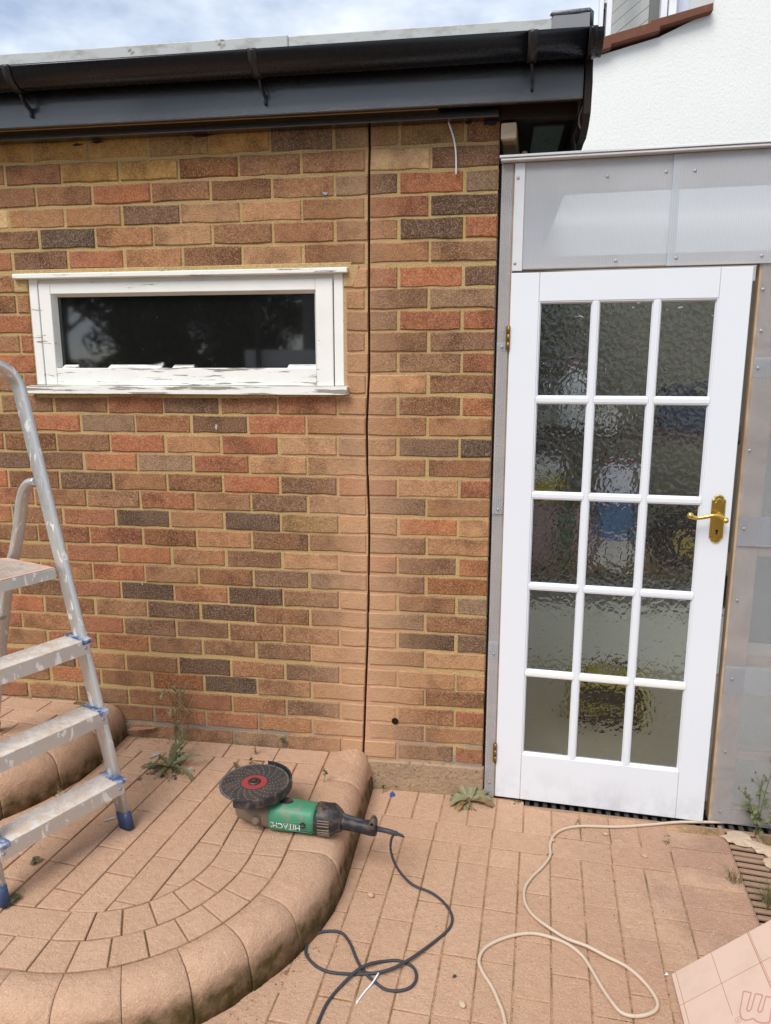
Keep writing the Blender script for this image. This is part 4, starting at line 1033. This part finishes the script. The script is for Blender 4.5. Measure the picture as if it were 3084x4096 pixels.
for k in range(9):
    ph_ = math.radians(158 + k * 9.5); cx, sy = math.cos(ph_), math.sin(ph_); e = .8
    P2 = Vector((math.copysign(abs(cx) ** e, cx) * .0485, math.copysign(abs(sy) ** e, sy) * .0485)); nn = SD * cx + UP * sy
    B().prism([(.103, -.0018), (.143, -.0018), (.143, .0018), (.103, .0018)], ap(0, P2.x, CU + P2.y), tuple(AX), tuple(nn.cross(AX)), tuple(nn), -.004, .0018, .0008).build('vent_slat', M_cast, cap)
b = B().lathe([(-.006, .010), (.003, .010), (.0035, .0085), (.001, .008)], ap(.055, -.0475, CU + .000), tuple(-SD), 14, False); b.build('brush_cap', M_black, body)
b = loft([(.160, .027, .028, .004, CU - .006, .8), (.180, .022, .022, .004, CU - .006, .8), (.215, .020, .020, .004, CU - .009, .75), (.248, .021, .021, .004, CU - .012, .75), (.266, .021, .023, .004, CU - .013, .75), (.273, .020, .034, .004, CU - .005, .75), (.283, .019, .035, .004, CU - .004, .75), (.290, .015, .028, .004, CU - .007, .75)]); hd = b.build('rear_handle', M_black, gr)
b = loft([(.168, .006, .010, .006, CU + .020, .9), (.19, .008, .010, .006, CU + .012, .9), (.23, .008, .008, .006, CU + .007, .9), (.250, .006, .005, .006, CU + .005, .9)], 10); b.build('trigger', M_rubber, hd)
B().lathe([(0, .0055), (.0015, .005)], ap(.277, -.0145, CU + .012), tuple(-SD), 10, False).build('handle_screw', M_void, hd)
b = loft([(.289, .0085, .0085, .002, CU - .012, 1), (.33, .0080, .0080, .0, CU - .014, 1), (.358, .0076, .0076, -.003, CU - .017, 1), (.360, .0052, .0052, -.003, CU - .017, 1), (.378, .0048, .0048, -.005, CU - .021, 1), (.384, .002, .002, -.006, CU - .023, 1)], 12); b.build('cord_sleeve', M_rubber, gr)
# disc, guard, flange
DC = Vector((-.757 + .62, -.478 + .515, .133))
DRr = .117; ds = B().lathe([(-.0014, .1), (-.0014, DRr - .008), (.0014, DRr - .008), (.0016, .03)], DC, (0, 0, 1), 48, False).build('cutting_disc', M_disc, gr)
b = B(); n = 16
for k in range(n):                               # segmented diamond rim
    a0, a1 = 2 * PI * (k + .04) / n, 2 * PI * (k + .96) / n; m_ = 4; vs_ = []
    for i in range(m_ + 1):
        t = a0 + (a1 - a0) * i / m_
        for rr, zz in ((DRr - .0079, -.0019), (DRr, -.0019), (DRr, .0019), (DRr - .0079, .0019)): vs_.append(DC + Vector((rr * math.cos(t), rr * math.sin(t), zz)))
    b.add(vs_, [(i * 4 + j, i * 4 + (j + 1) % 4, (i + 1) * 4 + (j + 1) % 4, (i + 1) * 4 + j) for i in range(m_) for j in range(4)] + [(0, 1, 2, 3), (m_ * 4 + 3, m_ * 4 + 2, m_ * 4 + 1, m_ * 4)])
b.build('disc_rim', M_rimst, ds)
b = B()
for sp in range(20):
    for k in range(6):
        rr = .053 + k * .0098; t = 2 * PI * sp / 20 + k * .085; c_ = DC + Vector((rr * math.cos(t), rr * math.sin(t), .00165)); s_ = .0025
        b.add([c_ + Vector((s_ * math.cos(q * PI / 3), s_ * math.sin(q * PI / 3), 0)) for q in range(6)], [tuple(range(6))])
b.build('disc_perforation', M_hole, ds, kind='stuff')
B().lathe([(.0017, .0425), (.0020, .0425), (.0021, .020)], DC, (0, 0, 1), 32, False).build('disc_label', M_red, ds)
b = B().lathe([(.002, .021), (.006, .021), (.0075, .019), (.0075, .008)], DC, (0, 0, 1), 20, False); b.lathe([(.0076, .0085), (.0115, .0085), (.0125, .007)], DC, (0, 0, 1), 8, False); b.build('flange_nut', M_steel, gr)
b = B(); gs = []; a0, a1 = math.radians(-104), math.radians(86)
prof = [(.026, -.020), (.124, -.020), (.1275, -.016), (.1275, .010), (.1215, .0125), (.1205, .010), (.1235, .008), (.1235, -.016), (.026, -.0175)]
m_ = 26; vs_ = []
for i in range(m_ + 1):
    t = a0 + (a1 - a0) * i / m_
    for rr, zz in prof: vs_.append(DC + Vector((rr * math.cos(t), rr * math.sin(t), zz)))
q = len(prof); b.add(vs_, [(i * q + j, i * q + (j + 1) % q, (i + 1) * q + (j + 1) % q, (i + 1) * q + j) for i in range(m_) for j in range(q)] + [tuple(range(q)), tuple(m_ * q + j for j in range(q - 1, -1, -1))]); b.build('blade_guard', M_black, gr)
# rating plate and maker's name, read from the far side
b = B(); n = 14; vs_ = []
for i in range(n): t = 2 * PI * i / n; vs_.append((.026 * math.cos(t), .016 * math.sin(t)))
b.prism(vs_, ap(-.018, -.0, CU + .0485), tuple(AX), tuple(SD), (0, 0, 1), -.003, .0012); b.build('rating_plate', M_black, body)
cu_ = D.curves.new('maker_name', 'FONT'); cu_.body = 'HITACHI'; cu_.size = .0235; cu_.align_x = 'CENTER'; cu_.align_y = 'CENTER'
to = D.objects.new('tmp_text', cu_); COL.objects.link(to); bpy.context.view_layer.update()
tm = D.meshes.new_from_object(to.evaluated_get(bpy.context.evaluated_depsgraph_get())); D.objects.remove(to)
for v in tm.vertices:
    a = -.004 - v.co.x * 1.12; ph_ = math.radians(188) + v.co.y / .0487   # upside down as it lies
    rr = .0512
    e = .80; cx, sy = math.cos(ph_), math.sin(ph_)
    v.co = ap(a, math.copysign(abs(cx) ** e, cx) * rr, CU + math.copysign(abs(sy) ** e, sy) * (rr - .001))
o = link('maker_name', tm, M_white, body)
cord = [(-.308, -.314), (-.307, -.372), (-.272, -.459), (-.218, -.521), (-.144, -.581), (-.101, -.621), (-.076, -.667), (-.077, -.715), (-.108, -.766), (-.185, -.868), (-.244, -.915), (-.31, -.927), (-.387, -.934), (-.436, -.921), (-.476, -.886), (-.485, -.848), (-.477, -.811), (-.447, -.79), (-.399, -.786), (-.364, -.821), (-.333, -.877), (-.305, -.918), (-.268, -.948), (-.236, -.968), (-.199, -.967), (-.169, -.949), (-.158, -.916), (-.172, -.882), (-.212, -.866), (-.25, -.873), (-.289, -.897), (-.323, -.926), (-.359, -.977), (-.38, -1.025), (-.39, -1.076), (-.393, -1.15), (-.38, -1.4), (-.3, -1.7)]
r_ = .0042
P0 = [Vector(p) for p in ((-.272, -.541, .040), (-.280, -.541, .024), (-.283, -.541, -.010), (-.275, -.542, -.047), (-.258, -.546, -.080), (-.232, -.552, -.108), (-.200, -.558, G + r_ + .001))]
pts = P0 + [Vector((x, y, G + r_ + (.0085 if i in (9, 10, 30, 31) else 0))) for i, (x, y) in enumerate(cord) if i > 3]
pts = [p - Vector((-.62, -.515, T1)) for p in pts]
B().tube(bez(pts, 5), r_, 8).build('power_cord', M_rubber, gr)
white = [(.97, -.045), (.864, -.057), (.729, -.077), (.625, -.107), (.496, -.14), (.371, -.154), (.302, -.182), (.262, -.229), (.246, -.284), (.242, -.341), (.215, -.399), (.174, -.462), (.149, -.521), (.149, -.584), (.172, -.64), (.211, -.686), (.261, -.724), (.318, -.746), (.372, -.772), (.419, -.794), (.455, -.837), (.476, -.883), (.478, -.915), (.459, -.939), (.418, -.956), (.381, -.951), (.358, -.915), (.34, -.873), (.322, -.821), (.302, -.774), (.267, -.737), (.222, -.717), (.169, -.708), (.115, -.722), (.06, -.754), (.024, -.79), (.011, -.834), (.022, -.873), (.048, -.92), (.066, -.966), (.078, -1.006), (.085, -1.08), (.1, -1.4), (.2, -1.8)]
r_ = .0052; wp = [Vector((x, y, G + r_ + .0005 + (.0095 if i in (15, 16, 17) else (.004 if i in (14, 18) else 0)))) for i, (x, y) in enumerate(white)]
o = B().tube(bez(wp, 5), r_, 8).build('extension_cable', M_cable); tag(o, 'pale dusty cable curling over the paving from under the door', 'cable')

# ------------------------------------------------------------------ the insulation board
bd = thing('insulation_board', 'pink faced insulation board with red print, propped up in the corner', 'insulation board', (.6371, -.7984, -.0499))
bd.rotation_euler = (-.1089, -.6893, .0177)
B().box(-.127, .50, -.62, .002, -.0245, -.0005, .001).build('foam_core', M_foam, bd)
B().box(-.1262, .4995, -.6195, .0012, -.0004, .0006).build('facing', M_board, bd)
def ln(x0, y0, x1, y1, w=.0014, mat=M_score, nm='score_line'):
    d = Vector((x1 - x0, y1 - y0)); p = Vector((-d.y, d.x)).normalized() * w / 2
    B().prism([(x0 - p.x, y0 - p.y), (x1 - p.x, y1 - p.y), (x1 + p.x, y1 + p.y), (x0 + p.x, y0 + p.y)], (0, 0, 0), (1, 0, 0), (0, 1, 0), (0, 0, 1), .0005, .00085).build(nm, mat, bd)
ln(-.1135, .001, -.114, -.6); ln(0, .001, 0, -.219); ln(.1135, .001, .1135, -.6, .002); ln(.1175, .001, .1175, -.6, .0012); ln(-.126, -.1135, .49, -.1135); ln(.227, .001, .227, -.6); ln(-.126, -.34, .49, -.34); ln(.341, 0, .341, -.6)
mm = [(.0469, -.1695), (.0635, -.1851), (.0381, -.2231), (.040, -.2317), (.0487, -.2294), (.0728, -.1934), (.0877, -.2078), (.0627, -.2406), (.0643, -.2489), (.0724, -.2478), (.0941, -.2158), (.1088, -.2293), (.095, -.255), (.0777, -.287), (.0605, -.2785), (.0493, -.2663), (.0463, -.256), (.0379, -.254), (.0259, -.2509), (.0182, -.2382), (.0204, -.2187)]
for i in range(len(mm)): ln(*mm[i - 1], *mm[i], .0036, M_redink, 'printed_letter')
cR = (.0099, -.2393)
for i in range(14): a0, a1 = 2 * PI * i / 14, 2 * PI * (i + 1) / 14; ln(cR[0] + .0085 * math.cos(a0), cR[1] + .0085 * math.sin(a0), cR[0] + .0085 * math.cos(a1), cR[1] + .0085 * math.sin(a1), .0013, M_redink, 'printed_mark')
def rot_(x, y): a = math.radians(135); return cR[0] + x * math.cos(a) - y * math.sin(a), cR[1] + x * math.sin(a) + y * math.cos(a)
Rp = [(-.002, -.005), (-.002, .005), (.001, .005), (.0028, .0035), (.001, .0005), (-.002, .0005)]
for p, q in zip(Rp, Rp[1:]): ln(*rot_(*p), *rot_(*q), .0012, M_redink, 'printed_mark')
ln(*rot_(.0005, .0005), *rot_(.003, -.005), .0012, M_redink, 'printed_mark')
t = thing('concrete_block', 'grey concrete block propping the high side of the pink board', 'block', (1.17, -1.05, G - .006))
B().box(-.10, .10, -.22, .22, 0, .215, .005).build('block_body', M_concrete, t)

# ------------------------------------------------------------------ weeds
def leafmesh(L, Wd, lobes=5, bend=.6, tooth=.5, n=None):
    n = n or lobes * 2 + 1; vs_ = []; fs = []; z = 0; x = 0; ang = rng.uniform(.5, .9)
    for i in range(n + 1):
        f = i / n; a = ang - bend * 2 * f; 
        if i: x += L / n * math.cos(a); z += L / n * math.sin(a)
        w = Wd * (.18 + .82 * math.sin(PI * min(1, f * .93 + .03)) ** .8) * (1 if i % 2 else 1 - tooth) * rng.uniform(.85, 1.1)
        if i == n: w = .0005
        if i == 0: w = Wd * .12
        vs_ += [(x - (L / n * .35 if i % 2 else 0), w, z + w * .35), (x, 0, z), (x - (L / n * .35 if i % 2 else 0), -w, z + w * .35)]
    for i in range(n):
        k = i * 3; fs += [(k, k + 1, k + 4, k + 3), (k + 1, k + 2, k + 5, k + 4)]
    return meshd(vs_, fs, 'leaf')
def weed(label, x, y, z, leaves, mat, name='dandelion', cat='weed', group=None, stalks=()):
    t = thing(name, label, cat, (x, y, z), 0, group)
    for (az, L, Wd, bend, lob, tooth) in leaves:
        link('leaf', leafmesh(L, Wd, lob, bend, tooth), mat if rng.random() < .7 else (M_leaf2 if rng.random() < .6 else M_straw), t, (0, 0, .002), (rng.uniform(-.2, .2), 0, az))
    for path, r, mt in stalks: B().tube(bez(path, 4), r, 6).build('stalk', mt, t)
    return t
lv = [(math.radians(a + rng.uniform(-12, 12)), L * rng.uniform(.7, 1.05), rng.uniform(.009, .016), b_ * rng.uniform(.7, 1.2), 5, .7) for a, L, b_ in ((10, .15, .5), (-20, .17, .75), (-60, .13, .8), (-110, .12, .8), (-150, .14, .85), (180, .16, .75), (150, .14, .5), (60, .16, .25), (85, .19, .15), (110, .15, .2), (-35, .12, .9), (-85, .10, .9), (35, .13, .3), (-170, .12, .9), (200, .10, .4), (70, .12, .3), (100, .11, .35))]
st = [([(0, 0, 0), (.02, .03, .10), (.05, .07, .20), (.075, .10, .27)], .0012, M_straw), ([(0, .01, 0), (.0, .06, .13), (.04, .09, .25), (.065, .10, .30)], .001, M_straw)]
weed('leafy dandelion growing in the paving joint below the window', -1.185, -.225, T1, lv, M_leaf, stalks=st)
# tall dry plant behind the dandelion
t = thing('withered_weed', 'tall withered weed leaning against the bricks beside the upper step', 'weed', (-1.235, -.06, T1))
for k in range(7):
    a = rng.uniform(0, 6.28); hh = rng.uniform(.16, .30); dx = rng.uniform(-.05, .05)
    p = [(0, 0, 0), (dx * .3, .01, hh * .4), (dx * .8, .02, hh * .8), (dx, .015, hh), (dx + rng.uniform(-.03, .03), .0, hh + .02), (dx + rng.uniform(-.045, .045), -.01, hh - .02)]
    B().tube(bez(p, 3), .0015, 5).build('stalk', M_straw if k % 2 else M_leaf2, t)
for k in range(26):
    hh = rng.uniform(.03, .26); link('leaf', leafmesh(rng.uniform(.025, .055), .006, 2, 1.1, .4), M_straw if rng.random() < .5 else M_leaf2, t, (rng.uniform(-.035, .035) * (hh * 4), rng.uniform(-.02, .03), hh), (rng.uniform(-1, 1), rng.uniform(-.8, .8), rng.uniform(0, 6.28)))
lv = [(math.radians(a), L, .016, b_, 4, .15) for a, L, b_ in ((95, .13, .15), (70, .11, .35), (125, .12, .3), (150, .10, .6), (175, .09, .8), (205, .10, .9), (235, .12, .9), (40, .12, .5), (10, .13, .9), (-12, .15, .95), (110, .09, .2), (255, .08, .95))]
weed('broad leaved weed with a bare root ball at the foot of the concrete plinth', .0 - .045, -.055, G, lv, M_leaf2, name='broadleaf_weed', stalks=[([(0, 0, .02), (.01 * k - .02, -.02 - .008 * abs(k), .012), (.016 * k - .02, -.055, .003)], .0022, M_straw) for k in range(-2, 4)])
def sprig(label, x, y, z, hgt, n, mat=M_leaf, name='seedling', group=None, ls=.014, spread=.4):
    t = thing(name, label, 'seedling', (x, y, z), 0, group)
    B().tube(bez([(0, 0, 0), (hgt * .1, 0, hgt * .5), (hgt * .05, .0, hgt)], 3), .0012, 5).build('stalk', mat, t)
    for k in range(n):
        f = rng.uniform(.45, 1.05) if spread < .6 else rng.uniform(.1, 1)
        link('leaf', leafmesh(ls * rng.uniform(.8, 1.3), ls * .42, 1, .6, .1, 3), mat, t, (hgt * .08, 0, hgt * f), (rng.uniform(-.4, .4), 0, rng.uniform(0, 6.28)))
sprig('tiny green seedling standing in the paving between the grinder and the wall', -.577, -.232, T1, .06, 8)
sprig('small seedling in the corner of the step and the plinth', -.385, -.045, G, .05, 6)
sprig('dried brown seedling in the joint nearest the wall, under the window end', -.895, -.075, T1, .05, 9, M_straw, ls=.012, spread=.8)
sprig('dried brown seedling in the joint behind the grinder disc', -.885, -.155, T1, .045, 9, M_straw, ls=.012, spread=.8)
sprig('low mossy sprig beside the grinder disc', -.935, -.185, T1, .02, 12, M_moss, ls=.014, spread=.8)
sprig('green shoot against the bricks above the step joint', -.80, -.014, T1, .055, 3, ls=.022)
b_ = sprig('sprawling shoot in the joint by the near ladder foot', -1.315, -.965, T1, .012, 8, ls=.022, spread=.8)
sprig('small leafy shoot under the lowest ladder tread', -1.36, -.80, T1, .02, 8, ls=.018, spread=.8)
sprig('tiny plant on the rounded edge of the upper step', -1.45, -.53, T1 + .02, .07, 9, ls=.012, spread=.8)
for lab, x, y, s_ in (('green tuft in the joint below the hinge side of the door', .137, -.020, 1.0), ('low green sprig where the cable crosses the joint', .246, -.335, .6), ('green tuft at the corner of the drain stretchers', .663, -.185, .9), ('sprig of moss in the second joint below the door', .351, -.135, .6)):
    t = thing('moss_tuft', lab, 'weed', (x, y, G))
    for k in range(int(14 * s_)): link('leaf', leafmesh(rng.uniform(.012, .03) * s_, .003, 1, .6, .1, 3), M_moss if k % 2 else M_leaf, t, (rng.uniform(-.014, .014), rng.uniform(-.02, .02), 0), (rng.uniform(-.5, .5), 0, rng.uniform(0, 6.28)))
def grass(label, x, y, n, L):
    t = thing('grass_tuft', label, 'grass', (x, y, G))
    for k in range(n):
        a = rng.uniform(0, 6.28); l = L * rng.uniform(.5, 1.2); e = rng.uniform(.2, 1.1); vs_ = []; fs = []; w = .0014
        for i in range(5):
            f = i / 4; d = l * f; z = d * math.cos(e * f + e * .4); r = d * math.sin(e * f + e * .4)
            c_ = Vector((math.cos(a) * r, math.sin(a) * r, z)); s2 = Vector((-math.sin(a), math.cos(a), 0)) * w * (1 - f * .9); vs_ += [c_ - s2, c_ + s2]
        fs = [(2 * i, 2 * i + 1, 2 * i + 3, 2 * i + 2) for i in range(4)]
        link('blade', meshd(vs_, fs), M_straw if rng.random() < .45 else M_leaf, t, (rng.uniform(-.02, .02), rng.uniform(-.02, .02), -.002))
grass('flattened grass tuft lying on the last paver before the drain', .83, -.375, 34, .07)
grass('straggly grass growing out of the drain slots', .905, -.465, 60, .11)
grass('grass clump at the corner of the pink board', .93, -.54, 46, .10)
t = thing('flowering_weed', 'tall spindly weed with small yellow buds against the plastic sheet', 'weed', (.985, -.105, G))
for (dx, dy, hh) in ((-.045, .0, .17), (.04, .02, .27), (.01, .03, .20), (.07, -.03, .13)):
    B().tube(bez([(0, 0, 0), (dx * .3, dy * .3, hh * .4), (dx * .8, dy * .8, hh * .8), (dx * 1.2, dy, hh)], 4), .0016, 5).build('stalk', M_leaf, t)
    for k in range(9):
        f = rng.uniform(.15, .85); link('leaf', leafmesh(rng.uniform(.025, .05), .009, 3, .7, .5), M_leaf, t, (dx * f, dy * f, hh * f), (rng.uniform(-.3, .3), 0, rng.uniform(0, 6.28)))
    for k in range(5):
        q = Vector((dx * 1.2 + rng.uniform(-.03, .02), dy + rng.uniform(-.015, .015), hh + rng.uniform(-.035, .02)))
        B().tube(bez([(dx * .95, dy * .9, hh * .82), tuple((Vector((dx, dy, hh * .9)) + q) / 2), tuple(q)], 3), .0008, 4).build('stalk', M_leaf, t)
        B().lathe([(0, .001), (.003, .004), (.008, .0032), (.011, .001)], q, (0, 0, 1), 7).build('bud', M_moss, t)
for k in range(34):
    o = link('dead_leaf_piece', leafmesh(rng.uniform(.02, .045), .006, 2, .9, .3), M_straw if k % 2 else M_bark, [q for q in D.objects if q.name.startswith('dandelion')][0], (rng.gauss(0, .05), rng.gauss(-.03, .035), .002), (rng.uniform(-.6, .6), .3, rng.uniform(0, 6.28)))
# moss and dirt crumbs along the joints: too many to count
b = B()
def crumb(x, y, z, s_):
    vs_ = [(x + s_ * rng.uniform(.5, 1) * math.cos(a), y + s_ * rng.uniform(.5, 1) * math.sin(a), z) for a in (0, 2.1, 4.2)] + [(x, y, z + s_ * rng.uniform(.5, 1.1))]; b.add(vs_, [(0, 1, 3), (1, 2, 3), (2, 0, 3)])
for k in range(900):
    q = gp(rng.randint(-5, 5) * P_ + rng.gauss(0, .0022), rng.uniform(-.05, .8))
    if free([q], .66) and q[1] < -.03: crumb(q[0], q[1], G - .003, rng.uniform(.0012, .0042))
o = b.build('joint_moss', M_moss, kind='stuff'); tag(o, 'moss and crumbs in the joints of the lower paving', 'moss')
b = B()
for k in range(700):
    x = rng.uniform(-.55, .9); y = rng.uniform(-1.25, -.05)
    if free([(x, y)], .68): crumb(x, y, G, abs(rng.gauss(0, .0013)) + .0006)
for k in range(260):
    an = rng.uniform(-88, 0); rr = CX; rad = .665 + abs(rng.gauss(0, .035)); crumb(CX + rad * math.cos(math.radians(an)), CY + rad * math.sin(math.radians(an)), G, abs(rng.gauss(0, .0022)) + .0008)
for k in range(400):
    x = rng.uniform(-1.5, -.62); y = rng.uniform(-1.15, -.02)
    if math.hypot(max(0, x - CX), min(0, y - CY)) < .5: crumb(x, y, T1, abs(rng.gauss(0, .0012)) + .0006)
for k in range(160): crumb(rng.gauss(-1.25, .09), -abs(rng.gauss(.03, .06)) - .01, T1, abs(rng.gauss(0, .0025)) + .001)
o = b.build('mortar_crumbs', M_bed, kind='stuff'); tag(o, 'scattered sandy crumbs of brick and mortar on the paving', 'debris')

# ------------------------------------------------------------------ small litter
def pebble(label, x, y, z, s_, mat, name='pebble', cat='pebble'):
    bm = bmesh.new(); bmesh.ops.create_icosphere(bm, subdivisions=2, radius=s_)
    for v in bm.verts: v.co = Vector((v.co.x * 1.3, v.co.y * .9, v.co.z * .7)) * rng.uniform(.82, 1.12)
    o = B().bm(bm).build(name, mat, None, (x, y, z + s_ * .55), (0, 0, rng.uniform(0, 6))); tag(o, label, cat)
M_peb = m_paint('tan_pebble', S(196, 160, 134, KH), .9)
pebble('tan brick chip on the joint inside the first cable bend', .257, -.19 - .06, G, .008, M_peb); pebble('smooth tan pebble just below the straight run of the pale cable', .450, -.187, G, .008, M_peb)
pebble('flat pale chip of mortar in the middle of the stretcher pavers', .563, -.292, G, .008, M_peb); pebble('dark crumb near the foot of the black cord loop', -.055, -.895, G, .005, M_rubber)
pebble('pale stone chip at the bottom of the paving between the two cables', .0 - .03, -.985, G, .009, M_scrap); pebble('small tan chip beside the grinder handle', -.335, -.62, G, .010, M_peb)
def scrap(label, x, y, z, pts, mat, rz=0, lift=.004, name='paper_scrap', cat='scrap'):
    b = B(); n = len(pts); top = [(p[0], p[1], .0015 + lift * abs(math.sin(i * 1.7))) for i, p in enumerate(pts)] + [(sum(p[0] for p in pts) / n, sum(p[1] for p in pts) / n, lift * 1.5)]
    vs_ = top + [(x_, y_, z_ - .001) for x_, y_, z_ in top]
    fs = [(i, (i + 1) % n, n) for i in range(n)] + [((i + 1) % n + n + 1, i + n + 1, 2 * n + 1) for i in range(n)] + [(i, i + n + 1, (i + 1) % n + n + 1, (i + 1) % n) for i in range(n)]
    b.add(vs_, fs); o = b.build(name, mat, None, (x, y, z), (0, 0, rz)); tag(o, label, cat)
def blob(rx, ry, n=16, s_=.25): return [(rx * math.cos(2 * PI * i / n) * rng.uniform(1 - s_, 1 + s_), ry * math.sin(2 * PI * i / n) * rng.uniform(1 - s_, 1 + s_)) for i in range(n)]
scrap('large torn cream scrap lying where the two drains meet', .915, -.150, G + .001, blob(.058, .040), M_scrap, .1, .006)
scrap('torn cream scrap on the drain slots below the spindly weed', .985, -.20, G + .001, blob(.05, .03), M_scrap, -.5, .006)
scrap('pale scrap on the drain beside the grass', .985, -.27, G + .001, blob(.035, .026), M_scrap, .3, .004)
scrap('dead brown leaf resting against the rounded end of the upper step', -1.40, -.025, T1 + .045, [(-.05, -.012), (0, -.022), (.05, -.006), (.07, .004), (.02, .014), (-.03, .012)], m_paint('dead_leaf', S(186, 140, 110, .6), .8), .2, .006, 'dead_leaf', 'leaf')
M_clear = m_paint('silver_wrapper', S(206, 204, 200, .7), .25)
scrap('small silvery wrapper at the near side of the dandelion', -1.11, -.225, T1, [(-.008, -.022), (.008, -.022), (.008, .022), (-.008, .022)], M_clear, -.6, .003, 'wrapper', 'wrapper')
scrap('silvery wrapper between the upper step and the dandelion', -1.285, -.145, T1, [(-.008, -.024), (.008, -.024), (.008, .024), (-.008, .024)], M_clear, -.5, .004, 'wrapper', 'wrapper')
scrap('flat wrapper beside the far ladder foot', -1.245, -.56, T1, [(-.007, -.018), (.007, -.018), (.007, .018), (-.007, .018)], M_clear, -.9, .003, 'wrapper', 'wrapper')
scrap('tiny white chip on the joint near the end of the pink board', .525, -.80, G, [(-.006, -.004), (.004, -.006), (.003, .008)], M_pvc, 0, .003, 'paint_chip', 'chip')
b = B().tube(bez([(-.262, -.925, G + .012), (-.275, -.955, G + .006), (-.292, -.985, G + .003), (-.306, -1.02, G + .003)], 4), .0026, 6); o = b.build('wood_splinter', M_pvc); tag(o, 'white splinter of painted wood lying across the black cord loop', 'splinter')
b = B().lathe([(0, .010), (.004, .010), (.0045, .008)], (0, 0, 0), (.3, -.5, .8), 12); o = b.build('plastic_lid', flat('cap_blue', S(52, 70, 150, .8)), None, (-.345, -.055, G + .004)); tag(o, 'blue plastic cap in the dust by the corner of the plinth', 'cap')

# ------------------------------------------------------------------ behind the viewer: what the window mirrors
def tree(label, x, y, hgt, rad, n, group):
    t = thing('garden_tree', label, 'tree', (x, y, -.17), 0, group)
    b = B(); b.tube(bez([(0, 0, 0), (.05, .03, hgt * .3), (-.05, .05, hgt * .55), (.02, 0, hgt * .8)], 4), .11, 8, scale=None)
    for k in range(6):
        a = k * 1.05; b.tube(bez([(0, 0, hgt * (.3 + .06 * k)), (.5 * rad * math.cos(a), .5 * rad * math.sin(a), hgt * (.45 + .06 * k)), (.8 * rad * math.cos(a), .8 * rad * math.sin(a), hgt * (.52 + .06 * k))], 3), .035, 6)
    b.build('trunk', M_bark, t); b = B(); cl = [(rng.gauss(0, rad * .45), rng.gauss(0, rad * .45), hgt * rng.uniform(.28, .95), rng.uniform(.35, .6) * rad * .75) for _ in range(16)]
    for k in range(n):
        cx, cy, cz, r = cl[k % 16]; d = Vector((rng.gauss(0, 1), rng.gauss(0, 1), rng.gauss(0, 1))).normalized() * r * rng.random() ** .4
        p = Vector((cx, cy, cz)) + d; u = Vector((rng.gauss(0, 1), rng.gauss(0, 1), rng.gauss(0, 1))).normalized(); v = u.orthogonal().normalized(); s_ = rng.uniform(.05, .10)
        b.add([p - u * s_, p - v * s_ * .5, p + u * s_, p + v * s_ * .5], [(0, 1, 2, 3)])
    b.build('crown', M_tree, t)
G_ = 'garden trees mirrored in the small window'
tree('thin leaved tree with sky showing through, mirrored in the ladder end of the small window', -8.4, -11.0, 4.0, 1.5, 1500, G_)
tree('dark tree mirrored in the middle of the small window', -6.6, -10.5, 4.4, 1.7, 9000, G_)
tree('tall tree mirrored in the glossy fascia above the small window', -6.9, -12.2, 8.6, 2.0, 5200, G_)
tree('tall tree mirrored in the glossy fascia by the lean-to', 1.7, -11.5, 9.0, 2.4, 9000, G_)
tree('dark tree mirrored beside the flat roofed building in the small window', -5.0, -12.5, 3.6, 1.4, 6000, G_)
tree('low dark tree mirrored behind the other trees in the small window', -7.0, -13.5, 3.7, 1.5, 6000, G_)
tree('leafy dark tree mirrored low in the small window', -6.0, -13.0, 3.6, 1.9, 7000, G_)
hd = B()
for k in range(5200):
    p = Vector((rng.uniform(-11, -3.2), rng.uniform(-15, -14.2), rng.uniform(-.17, 1.75))); u = Vector((rng.gauss(0, 1), rng.gauss(0, 1), rng.gauss(0, 1))).normalized(); v = u.orthogonal().normalized(); s_ = rng.uniform(.07, .13)
    hd.add([p - u * s_, p - v * s_ * .6, p + u * s_, p + v * s_ * .6], [(0, 1, 2, 3)])
o = hd.build('hedge', M_tree); tag(o, 'dark boundary hedge mirrored along the bottom of the small window', 'hedge')
ob = thing('outbuilding', 'flat roofed outbuilding mirrored in the small window', 'outbuilding', (-3.85, -9.0, -.17))
B().box(0, 2.6, -3, 0, 0, 1.72).build('wall', flat('outbuilding_wall', S(130, 122, 116, .7)), ob); B().box(-.15, 2.8, -3.2, .12, 1.7205, 2.0).build('roof_edge', flat('outbuilding_white', S(240, 240, 244, .95)), ob)
B().box(.45, 1.5, .002, .05, .2, 1.2).build('window', M_dark, ob); B().tube([(.10, .2, .0), (.10, .2, 3.2)], .045, 8).build('post', M_gutter, ob)
B().box(.75, 3.0, -3.4, -.1, 2.002, 3.1).build('upper_wall', flat('outbuilding_grey', S(150, 148, 152, .7)), ob)
